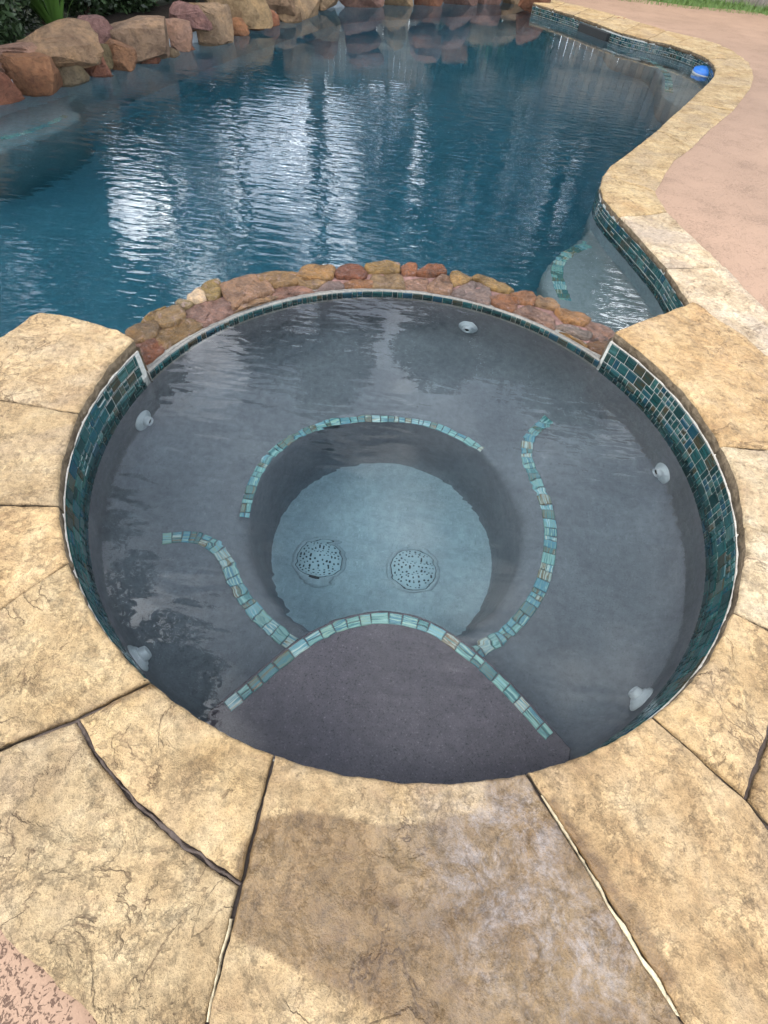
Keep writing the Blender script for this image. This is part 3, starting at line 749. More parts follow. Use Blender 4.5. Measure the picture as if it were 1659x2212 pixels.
z4 = [  # outlines in the zoomed crop (left half), colour, lift
 ([(240,525),(330,498),(385,540),(335,600),(255,640)], RB, 0), ([(185,465),(250,420),(340,405),(348,465),(300,512),(228,508)], BR, .005), ([(272,412),(320,370),(395,335),(350,380),(335,402)], OC, .012),
 ([(348,388),(400,345),(470,335),(500,375),(450,420),(385,432),(348,412)], KH, .015), ([(345,475),(475,395),(585,412),(590,428),(450,512),(388,542),(352,505)], BR, 0), ([(452,312),(480,292),(545,310),(520,330),(466,334)], KH, .01),
 ([(520,300),(530,270),(588,237),(612,298),(552,308)], CR, .016), ([(594,235),(680,192),(695,240),(680,280),(625,298)], OC, .016), ([(508,372),(560,322),(690,284),(758,332),(762,350),(615,420),(602,408)], PK, .002),
 ([(703,228),(750,197),(880,167),(948,212),(965,252),(850,288),(770,335)], TN, .012), ([(775,350),(850,298),(978,265),(1010,295),(900,345),(805,365)], TN, .0), ([(893,167),(1000,143),(1090,152),(1125,190),(1010,217),(965,212)], OC, .012),
 ([(975,260),(1012,224),(1130,222),(1190,246),(1110,278),(1022,292)], PK, .0), ([(1122,165),(1150,122),(1220,110),(1298,117),(1302,150),(1268,183),(1200,178)], OC, .016), ([(1118,190),(1200,188),(1258,197),(1200,222),(1132,213)], TN, .006),
 ([(1203,238),(1260,203),(1330,188),(1366,226),(1356,244),(1222,258)], GR, .0), ([(1312,150),(1350,117),(1430,107),(1476,146),(1450,173),(1330,168)], RB, .014), ([(1370,192),(1488,178),(1520,220),(1498,238),(1382,243)], OR, .0), ([(1480,117),(1540,97),(1640,97),(1655,122),(1638,143),(1502,143)], OC, .016)]
z5 = [([(25,157),(163,148),(186,190),(176,243),(34,233)], TN, .002), ([(178,120),(215,102),(253,112),(253,148),(192,158)], OR, .012), ([(262,148),(300,122),(380,107),(412,148),(330,158)], RB, .014), ([(194,190),(308,173),(316,215),(308,252),(204,238)], PK, .0),
 ([(324,210),(390,163),(437,168),(440,248),(332,238)], TN, .006), ([(445,152),(480,142),(552,172),(520,198),(457,213)], OC, .008), ([(455,253),(522,207),(590,193),(645,217),(640,305),(522,278)], GR, .002), ([(562,172),(620,167),(748,217),(766,248),(662,228),(602,188)], OC, .010),
 ([(655,288),(692,267),(788,268),(800,318),(778,346),(702,328)], OR, .004), ([(774,262),(860,252),(892,267),(887,317),(812,303)], OR, .012), ([(904,290),(940,272),(1016,316),(1008,338),(903,318)], KH, .012), ([(795,365),(832,333),(900,333),(996,392),(996,446),(900,418)], PK, .002),
 ([(1014,357),(1042,347),(1176,382),(1172,422),(1062,408)], OC, .012), ([(1010,430),(1082,427),(1196,472),(1170,496),(1052,450)], GR, .004), ([(1036,462),(1128,492),(1176,536),(1064,500)], OC, .0), ([(1184,432),(1212,412),(1318,457),(1306,508),(1222,498)], PK, .006), ([(1186,522),(1278,513),(1312,546),(1290,585),(1206,550)], BR, .0),
 ([(1205,505),(1290,515),(1325,540),(1335,480)], GR, .0)]
sn = 40
for lst, ox, oy in ((z4, 199, 531), (z5, 796, 531)):
    for pl, colr, lift in lst:
        sn += 1
        dome_stone([tuple(U(ox+.4*a, oy+.4*b, -.140)[:2]) for a, b in pl], -.160+lift, .019, sn, tuple(c_*random.uniform(.9, 1.1) for c_ in colr), dam)
# stones below, on the pool side, and the mortar core
for i in range(17):
    a = aR+.03+(aL-aR-.06)*(i+.5)/17
    for zr in (-.26,):
        r_ = 1.375; w_ = .075
        v_ = [circ(a-w_*.92, r_-.03), circ(a-w_*.5, r_+.012), circ(a+w_*.5, r_+.012), circ(a+w_*.92, r_-.03), circ(a, r_-.06)]
        dome_stone(v_, zr+.02*math.sin(i*2.1), .07, 200+i, random.choice([BR, TN, OC, PK]), dam, .12)
core_n = 90; v = []; f = []
cr_ = [(R2+.03, -.30), (R2+.03, -.161), (R2+.034, -.156), (R2+.05, -.152), (R2+.14, -.148), (1.315, -.158), (1.345, -.20), (1.345, -1.7)]
for i in range(core_n+1):
    a = aR-.02+(aL-aR+.04)*i/core_n
    for j, (r_, z_) in enumerate(cr_):
        q = circ(a, r_); d_ = .008*noise.noise(Vector((q[0]*16, q[1]*16, 3))) if 2 <= j <= 5 else 0
        v.append((*q, z_+d_))
k = len(cr_)
for i in range(core_n):
    for j in range(k-1): f.append([i*k+j, (i+1)*k+j, (i+1)*k+j+1, i*k+j+1])
cm = mesh('mortar', v, f, True, M['pinkmortar']); fix_normals(cm); obj('mortar', cm, dam)

# ------------------------------------------------------------------ swimming pool
pool = thing('swimming_pool', 'large free-form swimming pool of teal water with pale stone coping', 'swimming pool', (0, 6, -1.6))
st = [((1490, 655), (1640, 752)), ((1440, 577), (1566, 577)), ((1339, 468), (1442, 458)), ((1302, 379), (1418, 413)), ((1419, 281), (1496, 318)), ((1447, 254), (1534, 279)), ((1484, 221), (1585, 238)), ((1530, 178), (1622, 190)),
      ((1546, 150), (1627, 150)), ((1530, 127), (1602, 122)), ((1495, 110), (1560, 98)), ((1450, 95), (1500, 80)), ((1400, 84), (1440, 66)), ((1345, 70), (1385, 48)), ((1290, 50), (1330, 32)), ((1240, 32), (1275, 17)), ((1195, 18), (1222, 5)), ((1152, 5), (1172, -6))]
mid_in = {0: [(1468, 620)], 1: [(1390, 521)], 2: [(1320, 447), (1304, 425), (1297, 402)], 3: [(1318, 358), (1360, 327)], 7: [(1542, 164)], 8: [(1541, 138)], 9: [(1514, 118)]}
mid_out = {0: [(1659, 668), (1610, 620)][::1], 1: [(1480, 495), (1520, 532)], 2: [(1430, 438)], 3: [(1458, 345), (1440, 372)], 7: [(1629, 170)], 8: [(1618, 135)], 9: [(1584, 110)]}
CZ = lambda l: [tuple(U(a, b, ZC)[:2]) for a, b in l]
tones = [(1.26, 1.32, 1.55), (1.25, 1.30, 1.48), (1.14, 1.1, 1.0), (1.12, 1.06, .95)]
for i in range(len(st)-1):
    (i0, o0), (i1, o1) = st[i], st[i+1]
    if i == 0: poly = CZ([(1440, 577), (1468, 620), (1500, 668), (1640, 775), (1700, 790), (1700, 708), (1659, 668), (1610, 620), (1566, 577)])
    else: poly = CZ([i0]+mid_in.get(i, [])+[i1, o1]+mid_out.get(i, [])+[o0])
    nearby = i < 6
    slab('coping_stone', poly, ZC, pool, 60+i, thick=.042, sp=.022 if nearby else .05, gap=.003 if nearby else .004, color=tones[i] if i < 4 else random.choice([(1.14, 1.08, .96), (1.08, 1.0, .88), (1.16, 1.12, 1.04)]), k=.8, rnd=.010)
inner = []
for i in range(len(st)-1): inner += [st[i][0]]+mid_in.get(i, [])
inner += [st[-1][0]]
inner = [U(a, b, ZC).to_2d() for a, b in inner]; inner[0] = U(1503, 672, ZC).to_2d()
inner_s = [Vector(p_) for p_ in smooth_line(inner, 4)]
rock_px = [(0, 228), (35, 215), (115, 195), (185, 172), (240, 160), (295, 142), (370, 120), (425, 102), (495, 82), (565, 62), (645, 42), (740, 20), (830, 14), (960, 11), (1090, 9), (1140, 6)]
rockline = [U(a, b, ZP).to_2d() for a, b in rock_px]
wall_r = [p_+Vector((nrm_at(inner_s, i).x, nrm_at(inner_s, i).y))*(-.012) for i, p_ in enumerate(inner_s)]   # outward a little
farpts = [rockline[-1]+Vector((.12, .1))]
left_out = [Vector((-3.5, 4.15)), Vector((-4.1, 3.4)), Vector((-4.3, 2.2)), Vector((-3.7, 1.25)), Vector((-2.7, .95)), Vector((-1.9, 1.12)), Vector((-1.62, 1.36))]
l1 = [U(0, 730).to_2d()+Vector((.03, -.01)), U(80, 680).to_2d()+Vector((.03, -.05)), U(285, 740).to_2d()+Vector((-.02, -.05))]
damarc = [Vector(circ(aL-(aL-aR)*i/24, 1.325)) for i in range(25)]
r5 = [U(1400, 690).to_2d()+Vector((.0, -.04)), U(1500, 660).to_2d()+Vector((.02, -.03))]
pool_loop = [tuple(p_) for p_ in wall_r]+[tuple(p_) for p_ in farpts]+[tuple(p_+Vector((-.12, .06))) for p_ in rockline[::-1]]+[tuple(p_) for p_ in left_out+l1+damarc+r5]
n = len(pool_loop)
zs_ = [-.112, -.235, -.6, -1.25, -1.38]
v = []; f = []
cen = (-.6, 5.5)
for j, z_ in enumerate(zs_):
    for x, y in pool_loop:
        s_ = 1 if j < 4 else .94
        if j == 0 and math.hypot(x-CX, y-CY) < 1.45 and y > 1.5: z_ = -.225
        else: z_ = zs_[j]
        v.append((cen[0]+(x-cen[0])*s_, cen[1]+(y-cen[1])*s_, z_))
for j in range(len(zs_)-1):
    for i in range(n): f.append([j*n+i, j*n+(i+1) % n, (j+1)*n+(i+1) % n, (j+1)*n+i])
base = (len(zs_)-1)*n
for t_ in tessellate_polygon([[Vector((*p_, 0)) for p_ in [q[:2] for q in v[base:base+n]]]]): f.append([base+i for i in t_])
pm = mesh('basin', v, f, False, M['pool']); fix_normals(pm); pb = obj('basin', pm, pool)
# waterline tile band on the right hand wall
wr = wall_r
v = [(p_.x, p_.y, z_) for p_ in wr for z_ in (-.108, -.270)]
wv = []
for i, p_ in enumerate(wr):
    nn = nrm_at(wr, i)*.004; wv += [(p_.x+nn.x, p_.y+nn.y, -.100), (p_.x+nn.x, p_.y+nn.y, -.270)]
pband = obj('tile_band', mesh('tile_band', wv, [[2*i, 2*i+1, 2*i+3, 2*i+2] for i in range(len(wr)-1)], False, M['grout']), pool)
cumr = [0]
for a, b in zip(wr, wr[1:]): cumr.append(cumr[-1]+(b-a).length)
def on_wall(s_):
    s_ = min(max(s_, 0), cumr[-1]-1e-6); i = max(k_ for k_ in range(len(cumr)-1) if cumr[k_] <= s_)
    t = (s_-cumr[i])/(cumr[i+1]-cumr[i]); p_ = wr[i].lerp(wr[i+1], t); d_ = (wr[i+1]-wr[i]).normalized()
    nn = Vector((-d_.y, d_.x)); p_ = p_+nn*.0045
    return (p_.x, p_.y), Vector((d_.x, d_.y, 0)), Vector((nn.x, nn.y, 0))
def on_wall_r(s_):
    p_, t_, n_ = on_wall(s_); return p_, -t_, n_
def flipz(fn):
    def g(s_):
        p_, t_, n_ = fn(s_)
        return p_, Vector((0, 0, 1)).cross(n_), n_
    return g
NEARL = 2.4
mosaic(flipz(on_wall), NEARL, 4, .050, -.112, .040, pband, rg, 150)
mosaic(flipz(lambda s_: on_wall(s_+NEARL)), cumr[-1]-NEARL, 4, .050, -.112, .040, pband, rg, 0)
# skimmer mouth below the far coping, a near-black panel painted as its shade
k0 = U(1255, 40, ZC).to_2d(); k1 = U(1316, 62, ZC).to_2d(); d_ = (k1-k0).normalized(); nn = Vector((d_.y, -d_.x))
nn = nn if nn.dot(Vector(cen)-k0) > 0 else -nn
v = []
for e_, off in ((k0, .004), (k1, .004)):
    for z_ in (-.118, -.215): v.append((e_.x+nn.x*off, e_.y+nn.y*off, z_))
for e_, off in ((k0, -.2), (k1, -.2)):
    for z_ in (-.118, -.215): v.append((e_.x+nn.x*off, e_.y+nn.y*off, z_))
obj('skimmer', mesh('skimmer', v, [[0, 1, 3, 2], [4, 5, 1, 0], [2, 3, 7, 6], [0, 2, 6, 4], [1, 5, 7, 3]], False, M['dark']), pool)

def ledge(name, poly, z, parent, depth=.8):
    p = list(poly)
    if area(p) < 0: p = p[::-1]
    p = [tuple(q) for q in smooth_line([Vector(a) for a in p+[p[0]]], 5)[:-1]]
    ins = offset(p, .05); n_ = len(p)
    vv = [(x, y, z) for x, y in ins]+[(x, y, z-.012) for x, y in offset(p, .018)]+[(x, y, z-.06) for x, y in p]+[(x, y, z-depth) for x, y in p]
    ff = [list(t_) for t_ in tessellate_polygon([[Vector((*q, 0)) for q in ins]])]
    for r_ in range(3):
        for i in range(n_): ff.append([r_*n_+i, r_*n_+(i+1) % n_, (r_+1)*n_+(i+1) % n_, (r_+1)*n_+i])
    m_ = mesh(name, vv, ff, True, M['ledge']); fix_normals(m_); return obj(name, m_, parent)
ZL = ZP-.24
uw = lambda l, z: [tuple(UW(a, b, ZP, z)[:2]) for a, b in l]
lg = ledge('bench_ledge', uw([(1292, 462), (1262, 505), (1215, 540), (1183, 572), (1170, 605), (1178, 645)], ZL)+[(.75, 2.55), (1.0, 2.3), (1.5, 2.2), (1.62, 2.6), (1.5, 3.4)], ZL, pool)
lay(smooth_line([Vector(q) for q in uw([(1272, 528), (1235, 543), (1212, 562), (1203, 590), (1210, 620), (1222, 650)], ZL)], 6), lg, .075, rg, ZL+.001)
lg2 = ledge('bench_ledge', uw([(1300, 88), (1330, 118), (1395, 138), (1425, 165), (1432, 205), (1462, 228)], ZP-.35)+[(2.9, 6.6), (3.5, 7.4), (3.4, 8.6), (2.6, 9.0)], ZP-.35, pool)
lay(smooth_line([Vector(q) for q in uw([(1345, 112), (1400, 128), (1440, 160), (1445, 200)], ZP-.35)], 5), lg2, .09, rg, ZP-.349, lens=(.05, .08))
lg3 = ledge('sun_shelf', uw([(0, 328), (60, 308), (120, 284), (160, 262), (172, 246), (150, 225)], ZP-.4)+[(-3.3, 5.6), (-3.9, 4.6), (-4.2, 3.4), (-3.9, 3.2)], ZP-.4, pool)
lay(smooth_line([Vector(q) for q in uw([(0, 300), (50, 288), (100, 270), (140, 250)], ZP-.4)], 5), lg3, .06, rg, ZP-.399)

# coping stones of the pool's left side
lo_ = smooth_line(left_out, 3)
for i in range(0, len(lo_)-3, 3):
    seg = lo_[i:i+4]; outp = [p_+nrm_at(lo_, i+k_)*(-.36) for k_, p_ in enumerate(seg)]
    slab('coping_stone', [tuple(p_) for p_ in seg]+[tuple(p_) for p_ in outp[::-1]], ZC, pool, 90+i, thick=.045, sp=.06, color=(1.1, 1.04, .94))

# ------------------------------------------------------------------ water
def sheet(name, loop, z, mat, label):
    p = loop if area(loop) > 0 else loop[::-1]
    m_ = mesh(name, [(x, y, z) for x, y in p], [list(t_) for t_ in tessellate_polygon([[Vector((*q, 0)) for q in p]])], False, mat)
    bm = bmesh.new(); bm.from_mesh(m_)
    for fc in bm.faces:
        if fc.normal.z < 0: fc.normal_flip()
    bm.to_mesh(m_); bm.free()
    o = obj(name, m_); o['kind'] = 'structure'; o['label'] = label; return o
sheet('spa_water', arc(0, 2*math.pi*(159/160), R2+.0045, 159), ZS, M['spawater'], 'clear still water filling the round spa')
sheet('pool_water', pool_loop, ZP, M['poolwater'], 'rippled teal water of the large pool')

# ------------------------------------------------------------------ ground and deck
mid_c = []
for i in range(len(st)-1, 0, -1):
    a, b = U(*st[i][0], ZC).to_2d(), U(*st[i][1], ZC).to_2d(); mid_c.append(tuple(a.lerp(b, .5)))
rock_out = [tuple(p_+Vector((-.32, .18))) for p_ in rockline]
hole = arc(A(1400, 780), a_near0+.25, 1.30, 50)[::1]
hole = [circ(a_near1-.18-(a_near1-.18-a_near0-.12)*i/60, 1.535) for i in range(61)]         # right -> near -> left
leftp = [tuple(p_+nrm_at(lo_, i)*(-.17)) for i, p_ in enumerate(lo_)][::-1]
loop = hole+[(-1.66, 1.30)]+leftp[1:]+rock_out+[(1.62, 12.35)]+mid_c+[(1.47, 2.15)]
gp = [(-260, -200), (260, -200), (260, 260), (-260, 260)]
hv = [Vector((*q, 0)) for q in loop]
tr = tessellate_polygon([[Vector((*q, 0)) for q in gp], hv])
allp = gp+loop
gm = mesh('ground', [(x, y, -.135) for x, y in allp], [list(t_) for t_ in tr], False, M['soil']); fix_normals(gm)
bm = bmesh.new(); bm.from_mesh(gm)
for fc in bm.faces:
    if fc.normal.z < 0: fc.normal_flip()
bm.to_mesh(gm); bm.free()
g_ = obj('ground', gm); g_['kind'] = 'structure'; g_['label'] = 'soil and grass of the garden around the pool'
edge_px = [(1320, -9), (1380, -3), (1430, 5), (1480, 12), (1540, 17), (1600, 22), (1640, 28), (1659, 33)]
dk = hole+[(-1.66, 1.30)]+leftp[1:][:len(leftp)-4]+[(-6, 3.4), (-7, -4), (9, -4), (9, 9.5), (6.6, 11.4)]+[tuple(U(a, b, -.08)[:2]) for a, b in edge_px[::-1]]+[(2.4, 12.6), (1.62, 12.35)]+mid_c+[(1.47, 2.15)]
if area(dk) < 0: dk = dk[::-1]
dv, df = fill(densify(dk, .3), .3)
def deck_z(x, y):
    t = smst(.2, 1.5, y+.25*max(0, x)); return -.020-.060*t
dm = mesh('deck', [(x, y, deck_z(x, y)) for x, y in dv], df, True, M['deck'])
d_ = obj('deck', dm); d_['kind'] = 'structure'; d_['label'] = 'pinkish tan textured pool deck'
# grass beyond the deck
vv = []; ff = []; rs = random.Random(5)
for i in range(9000):
    x = rs.uniform(2.6, 7.5); y = rs.uniform(12.2, 14.6)
    if y < 12.42+.12*max(0, x-4)**1.2: continue
    h_ = rs.uniform(.05, .13); a = rs.uniform(0, 6.28); w_ = .006; lx, ly = rs.uniform(-.06, .06), rs.uniform(-.06, .06); b0 = len(vv)
    vv += [(x-w_*math.cos(a), y-w_*math.sin(a), -.135), (x+w_*math.cos(a), y+w_*math.sin(a), -.135), (x+lx*.5+w_*.6*math.cos(a), y+ly*.5+w_*.6*math.sin(a), -.135+h_*.6), (x+lx, y+ly, -.135+h_)]
    ff += [[b0, b0+1, b0+2], [b0, b0+2, b0+3]]
go = obj('grass', mesh('grass', vv, ff, False, M['grassblade'])); go['kind'] = 'stuff'; go['label'] = 'bright green grass at the far edge of the deck'

# ------------------------------------------------------------------ boulders
rw = thing('rock_wall', 'wall of stacked orange, pink and tan boulders along the pool', 'rock wall', (-2.9, 6.5, -.3))
def boulder(c, size, rotz, seed, color, parent, sq=.45, name='rock', sub=4, tilt=0):
    bm = bmesh.new(); bmesh.ops.create_icosphere(bm, subdivisions=sub, radius=1)
    rs_ = random.Random(seed)
    pls = []
    for _ in range(16):
        d = Vector((rs_.gauss(0, 1), rs_.gauss(0, 1), rs_.gauss(0, .8))).normalized(); pls.append((d, rs_.uniform(.66, .98)))
    for vt in bm.verts:
        p_ = vt.co.copy(); q = Vector([math.copysign(abs(a)**sq, a) for a in p_])
        for d, h_ in pls:
            e_ = q.dot(d)-h_
            if e_ > 0: q -= d*e_*.97
        nz = noise.fractal(q*1.4+Vector((seed, 0, 0)), 1, 2, 3)*.05+noise.noise(q*5+Vector((0, seed, 0)))*.035
        q *= 1+nz
        vt.co = Vector((q.x*size[0]/2, q.y*size[1]/2, q.z*size[2]/2))
    m_ = bpy.data.meshes.new(name); bm.to_mesh(m_); bm.free(); m_.materials.append(M['rock'])
    m_.polygons.foreach_set('use_smooth', [True]*len(m_.polygons))
    try: m_.set_sharp_from_angle(angle=R(17))
    except Exception: pass
    return obj(name, m_, parent, Matrix.Translation(c) @ Matrix.Rotation(rotz, 4, 'Z') @ Matrix.Rotation(tilt, 4, 'Y'), color)
WALLDIR = math.atan2(rockline[9].y-rockline[1].y, rockline[9].x-rockline[1].x)
ORG, PNK, TAN, GRN, RED = (.25, .115, .055), (.22, .125, .098), (.26, .175, .10), (.155, .12, .066), (.19, .082, .045)
def rock_px_(x0, y0, x1, y1, back, color, seed, depth=None, sq=.4, grow=1.2, tilt=0):
    """boulder whose silhouette covers the pixel box; back = distance behind the waterline it stands on"""
    xc, yc = (x0+x1)/2, (y0+y1)/2
    # follow the waterline to the nearest pixel column, then step back from the pool
    best = min(range(len(rock_px)-1), key=lambda i: abs((rock_px[i][0]+rock_px[i+1][0])/2-xc))
    a, b = rock_px[best], rock_px[best+1]; t = (xc-a[0])/(b[0]-a[0]); yb = a[1]+(b[1]-a[1])*t
    g0 = U(xc, yb, ZP); dr = Vector((g0.x, g0.y, 0)).normalized()
    dist = math.hypot(g0.x, g0.y)+back
    d = ray(xc, yc); k_ = dist/math.hypot(d.x, d.y); c = Vector((0, 0, HC))+d*k_
    rng = (c-Vector((0, 0, HC))).dot(cz_)
    wpx = (x1-x0)/FOC*rng*grow; hpx = (y1-y0)/FOC*rng*grow
    # height seen at this pitch
    vy = abs(cy_.z); hz = max(.06, hpx/ max(.35, (Vector((0, 0, 1))-d*d.z).length)*.92)
    dp = depth or wpx*.75
    boulder(c, (wpx*1.02, dp, hz), math.atan2(dr.y, dr.x)-math.pi/2, seed, tuple(q*random.uniform(.92, 1.1) for q in color), rw, sq, tilt=tilt)
RK = [(-40, 165, 32, 225, .10, RED, 1), (30, 136, 128, 216, .12, ORG, 2), (-30, 105, 98, 152, .38, PNK, 3), (48, 70, 202, 142, .28, TAN, 4), (122, 136, 188, 192, .10, GRN, 5), (184, 126, 236, 178, .10, RED, 6), (155, 50, 245, 100, .55, PNK, 7),
      (231, 96, 292, 160, .10, ORG, 8), (192, 95, 238, 138, .20, GRN, 9), (248, 52, 370, 122, .24, TAN, 10), (350, 54, 418, 108, .24, PNK, 11), (235, 66, 265, 98, .4, PNK, 12), (290, 110, 345, 150, .08, RED, 13), (343, 104, 385, 132, .08, GRN, 14), (383, 98, 424, 120, .08, RED, 15),
      (416, 26, 497, 108, .12, TAN, 16), (370, 18, 455, 60, .42, PNK, 17), (453, -4, 572, 50, .34, TAN, 18), (494, 48, 535, 86, .10, ORG, 19), (534, 44, 570, 76, .10, RED, 20), (562, -14, 628, 26, .35, TAN, 21), (564, 24, 600, 66, .10, ORG, 22), (598, 18, 648, 58, .10, TAN, 23)]
for x0, y0, x1, y1, bk, c_, sd_ in RK: rock_px_(x0, y0, x1, y1, bk, c_, sd_)
# further round the far end, mostly above the picture but mirrored in the water
rs = random.Random(21)
for i in range(10, len(rockline)-1):
    a, b = rockline[i], rockline[i+1]; L_ = (b-a).length; k = max(1, int(L_/.42)); t_ = (b-a).normalized(); nn = Vector((-t_.y, t_.x))
    nn = nn if nn.y > 0 else -nn
    for j in range(k):
        for row, (zc_, hz) in enumerate(((-.10, .34), (.20, .32), (.48, .28))):
            if row == 2 and rs.random() < .4: continue
            q = a.lerp(b, (j+.5+.3*row)/k)+nn*(.14+.16*row)
            boulder((q.x, q.y, zc_+rs.uniform(-.04, .04)), (L_/k*rs.uniform(1.0, 1.25), rs.uniform(.35, .5), hz*rs.uniform(.9, 1.2)), math.atan2(t_.y, t_.x)+rs.uniform(-.2, .2), 300+i*20+j*3+row, rs.choice([ORG, PNK, TAN, TAN, RED]), rw, sub=2)
boulder((inner_s[-1].x+.02, inner_s[-1].y+.22, -.02), (.5, .4, .42), .3, 520, RED, rw, sub=3)
bk = [p_+Vector((-.26, .11)) for p_ in rockline]; vv = []; ff = []
for p_ in bk:
    for o_, z_ in ((0, -.6), (0, -.13), (.12, -.09), (.75, -.07), (.8, -.2)): vv.append((p_.x-o_*.93, p_.y+o_*.36, z_+.03*noise.noise(Vector((p_.x*3, p_.y*3, o_)))))
for i in range(len(bk)-1):
    for j in range(4): ff.append([i*5+j, (i+1)*5+j, (i+1)*5+j+1, i*5+j+1])
sb = mesh('soil_backing', vv, ff, True, mat_plain('dark_mulch', (.035, .024, .016), .95, .5, 25, .2, .03)); fix_normals(sb); obj('soil_backing', sb, rw)
for i, (x, y) in enumerate(((-3.75, 4.35), (-3.95, 3.95), (-3.7, 4.5))):
    boulder((x, y, -.02+.2*(i == 2)), (.5, .45, .4), i, 500+i, rs.choice([ORG, TAN, PNK]), rw, sub=2)

# ------------------------------------------------------------------ planting
def tube(pts, radii, n=8):
    v = []; f = []
    for i, p_ in enumerate(pts):
        t = (pts[min(i+1, len(pts)-1)]-pts[max(i-1, 0)]).normalized(); u = t.cross(Vector((.3, .9, .2))).normalized(); w = t.cross(u)
        for k_ in range(n):
            a = 2*math.pi*k_/n; v.append(p_+(u*math.cos(a)+w*math.sin(a))*radii[i])
    for i in range(len(pts)-1):
        for k_ in range(n): f.append([i*n+k_, i*n+(k_+1) % n, (i+1)*n+(k_+1) % n, (i+1)*n+k_])
    return v, f
def leaves(name, clumps, count, size, rs_, mat, parent):
    vv = []; ff = []
    tot = sum(c[1]**2 for c in clumps)
    for c, r_, sq_ in clumps:
        for _ in range(int(count*r_*r_/tot)):
            d = Vector((rs_.gauss(0, 1), rs_.gauss(0, 1), rs_.gauss(0, 1))).normalized()*r_*(rs_.random()**.45); d.z *= sq_
            p_ = c+d; s_ = size*rs_.uniform(.6, 1.3)
            a = Vector((rs_.gauss(0, 1), rs_.gauss(0, 1), rs_.gauss(0, .6))).normalized(); b = a.cross(Vector((rs_.gauss(0, 1), rs_.gauss(0, 1), rs_.gauss(0, 1)))).normalized()
            k_ = len(vv); vv += [p_-a*s_, p_+b*s_*.42-a*s_*.1, p_+a*s_, p_-b*s_*.42-a*s_*.1]; ff.append([k_, k_+1, k_+2, k_+3])
    return obj(name, mesh(name, vv, ff, False, mat), parent)
def tree(x, y, h, cr, cb, label, seed, mat='leafmid', cnt=7000, ls=.16, lean=(0, 0), tr_=.2, kind='broad', group='trees standing beyond the pool'):
    rs_ = random.Random(seed); t = thing('tree', label, 'tree', (x, y, -.135), group)
    P_ = []; Rr = []
    for i in range(9):
        k_ = i/8; P_.append(Vector((x+lean[0]*k_*h+.12*math.sin(k_*5+seed), y+lean[1]*k_*h+.1*math.cos(k_*4+seed), -.135+h*.96*k_))); Rr.append(tr_*(1.15-.95*k_))
    v, f = tube(P_, Rr, 10); cl = []
    lim_v, lim_f = list(v), list(f)
    nl = 26 if kind == 'broad' else 30
    for i in range(nl):
        k_ = cb+(1-cb)*(i+rs_.random())/nl; a = rs_.uniform(0, 6.28)
        b0 = P_[min(7, int(k_*8))].lerp(P_[min(8, int(k_*8)+1)], k_*8-int(k_*8))
        pr = math.sin(math.pi*min(.97, (k_-cb)/(1-cb)*.8+.2)) if kind == 'broad' else (1.1-(k_-cb)/(1-cb))
        ln = cr*pr*rs_.uniform(.55, 1.0)
        e_ = b0+Vector((math.cos(a)*ln, math.sin(a)*ln, ln*rs_.uniform(.0, .45)))
        m1 = b0.lerp(e_, .5)+Vector((0, 0, .08*ln)); lv, lf = tube([b0, m1, e_], [tr_*.28, tr_*.16, tr_*.06], 5)
        o_ = len(lim_v); lim_v += lv; lim_f += [[q+o_ for q in ff_] for ff_ in lf]
        cl.append((e_, cr*rs_.uniform(.22, .4), .7)); cl.append((m1, cr*rs_.uniform(.16, .28), .7))
    obj('trunk', mesh('trunk', lim_v, lim_f, True, M['bark']), t)
    leaves('crown', cl, cnt, ls, rs_, M[mat], t)
    return t
def pol(az, D): return D*math.sin(R(az)), D*math.cos(R(az))
T = [  # azimuth, distance, height, crown radius, crown base, label, kind
 (-10.6, 20, 17.2, 3.0, .66, 'tall bare-stemmed tree mirrored in the middle of the pool', 'pine', .30, (0, 0)),
 (-18.5, 24, 17, 3.0, .5, 'tall leafy tree mirrored left of the middle trunk', 'pine', .22, (0, 0)),
 (-31, 19, 14, 2.3, .55, 'leaning tree with a bare stem mirrored at the left of the pool', 'pine', .26, (-.05, 0)),
 (-38, 17, 12, 2.4, .35, 'broad tree mirrored at the left edge of the pool', 'broad', .22, (0, 0)),
 (-46, 15, 12, 2.6, .4, 'tree farthest left behind the hedge', 'broad', .22, (0, 0)),
 (-25, 27, 12, 2.6, .35, 'distant leafy tree behind the leaning stem', 'broad', .2, (0, 0)),
 (-4.5, 27, 9.5, 2.2, .3, 'distant low tree mirrored right of the middle trunk', 'broad', .18, (0, 0)),
 (1.5, 23, 9, 2.2, .35, 'slender tree behind the fence beside the large evergreen', 'broad', .16, (0, 0)),
 (6.5, 19, 13.5, 3.8, .12, 'large dense evergreen tree behind the fence', 'broad', .3, (0, 0)),
 (21, 18, 13, 4.0, .12, 'dense broad tree behind the right end of the fence', 'broad', .3, (0, 0)),
 (13.5, 21, 14, 4.2, .12, 'dense tree between the large evergreen and the broad tree', 'broad', .3, (0, 0)),
 (30, 18, 11, 3.6, .15, 'dense tree beyond the lawn at the far right', 'broad', .28, (0, 0))]
for i, (az, D, h, cr, cb, lb, kd, tr_, ln) in enumerate(T):
    x, y = pol(az, D); dense = i in (0, 8, 9, 10, 11)
    tree(x, y, h, cr, cb, lb, 30+i, 'leafmid', 12000 if dense else 7500, .21 if dense else .17, ln, tr_, kd)
x, y = pol(-64, 8.0); tree(x, y, 18, 3.1, .28, 'big tree at the left mirrored dark in the spa', 60, 'leafmid', 16000, .16, (0, 0), .26, 'broad', 'trees standing beside the pool')

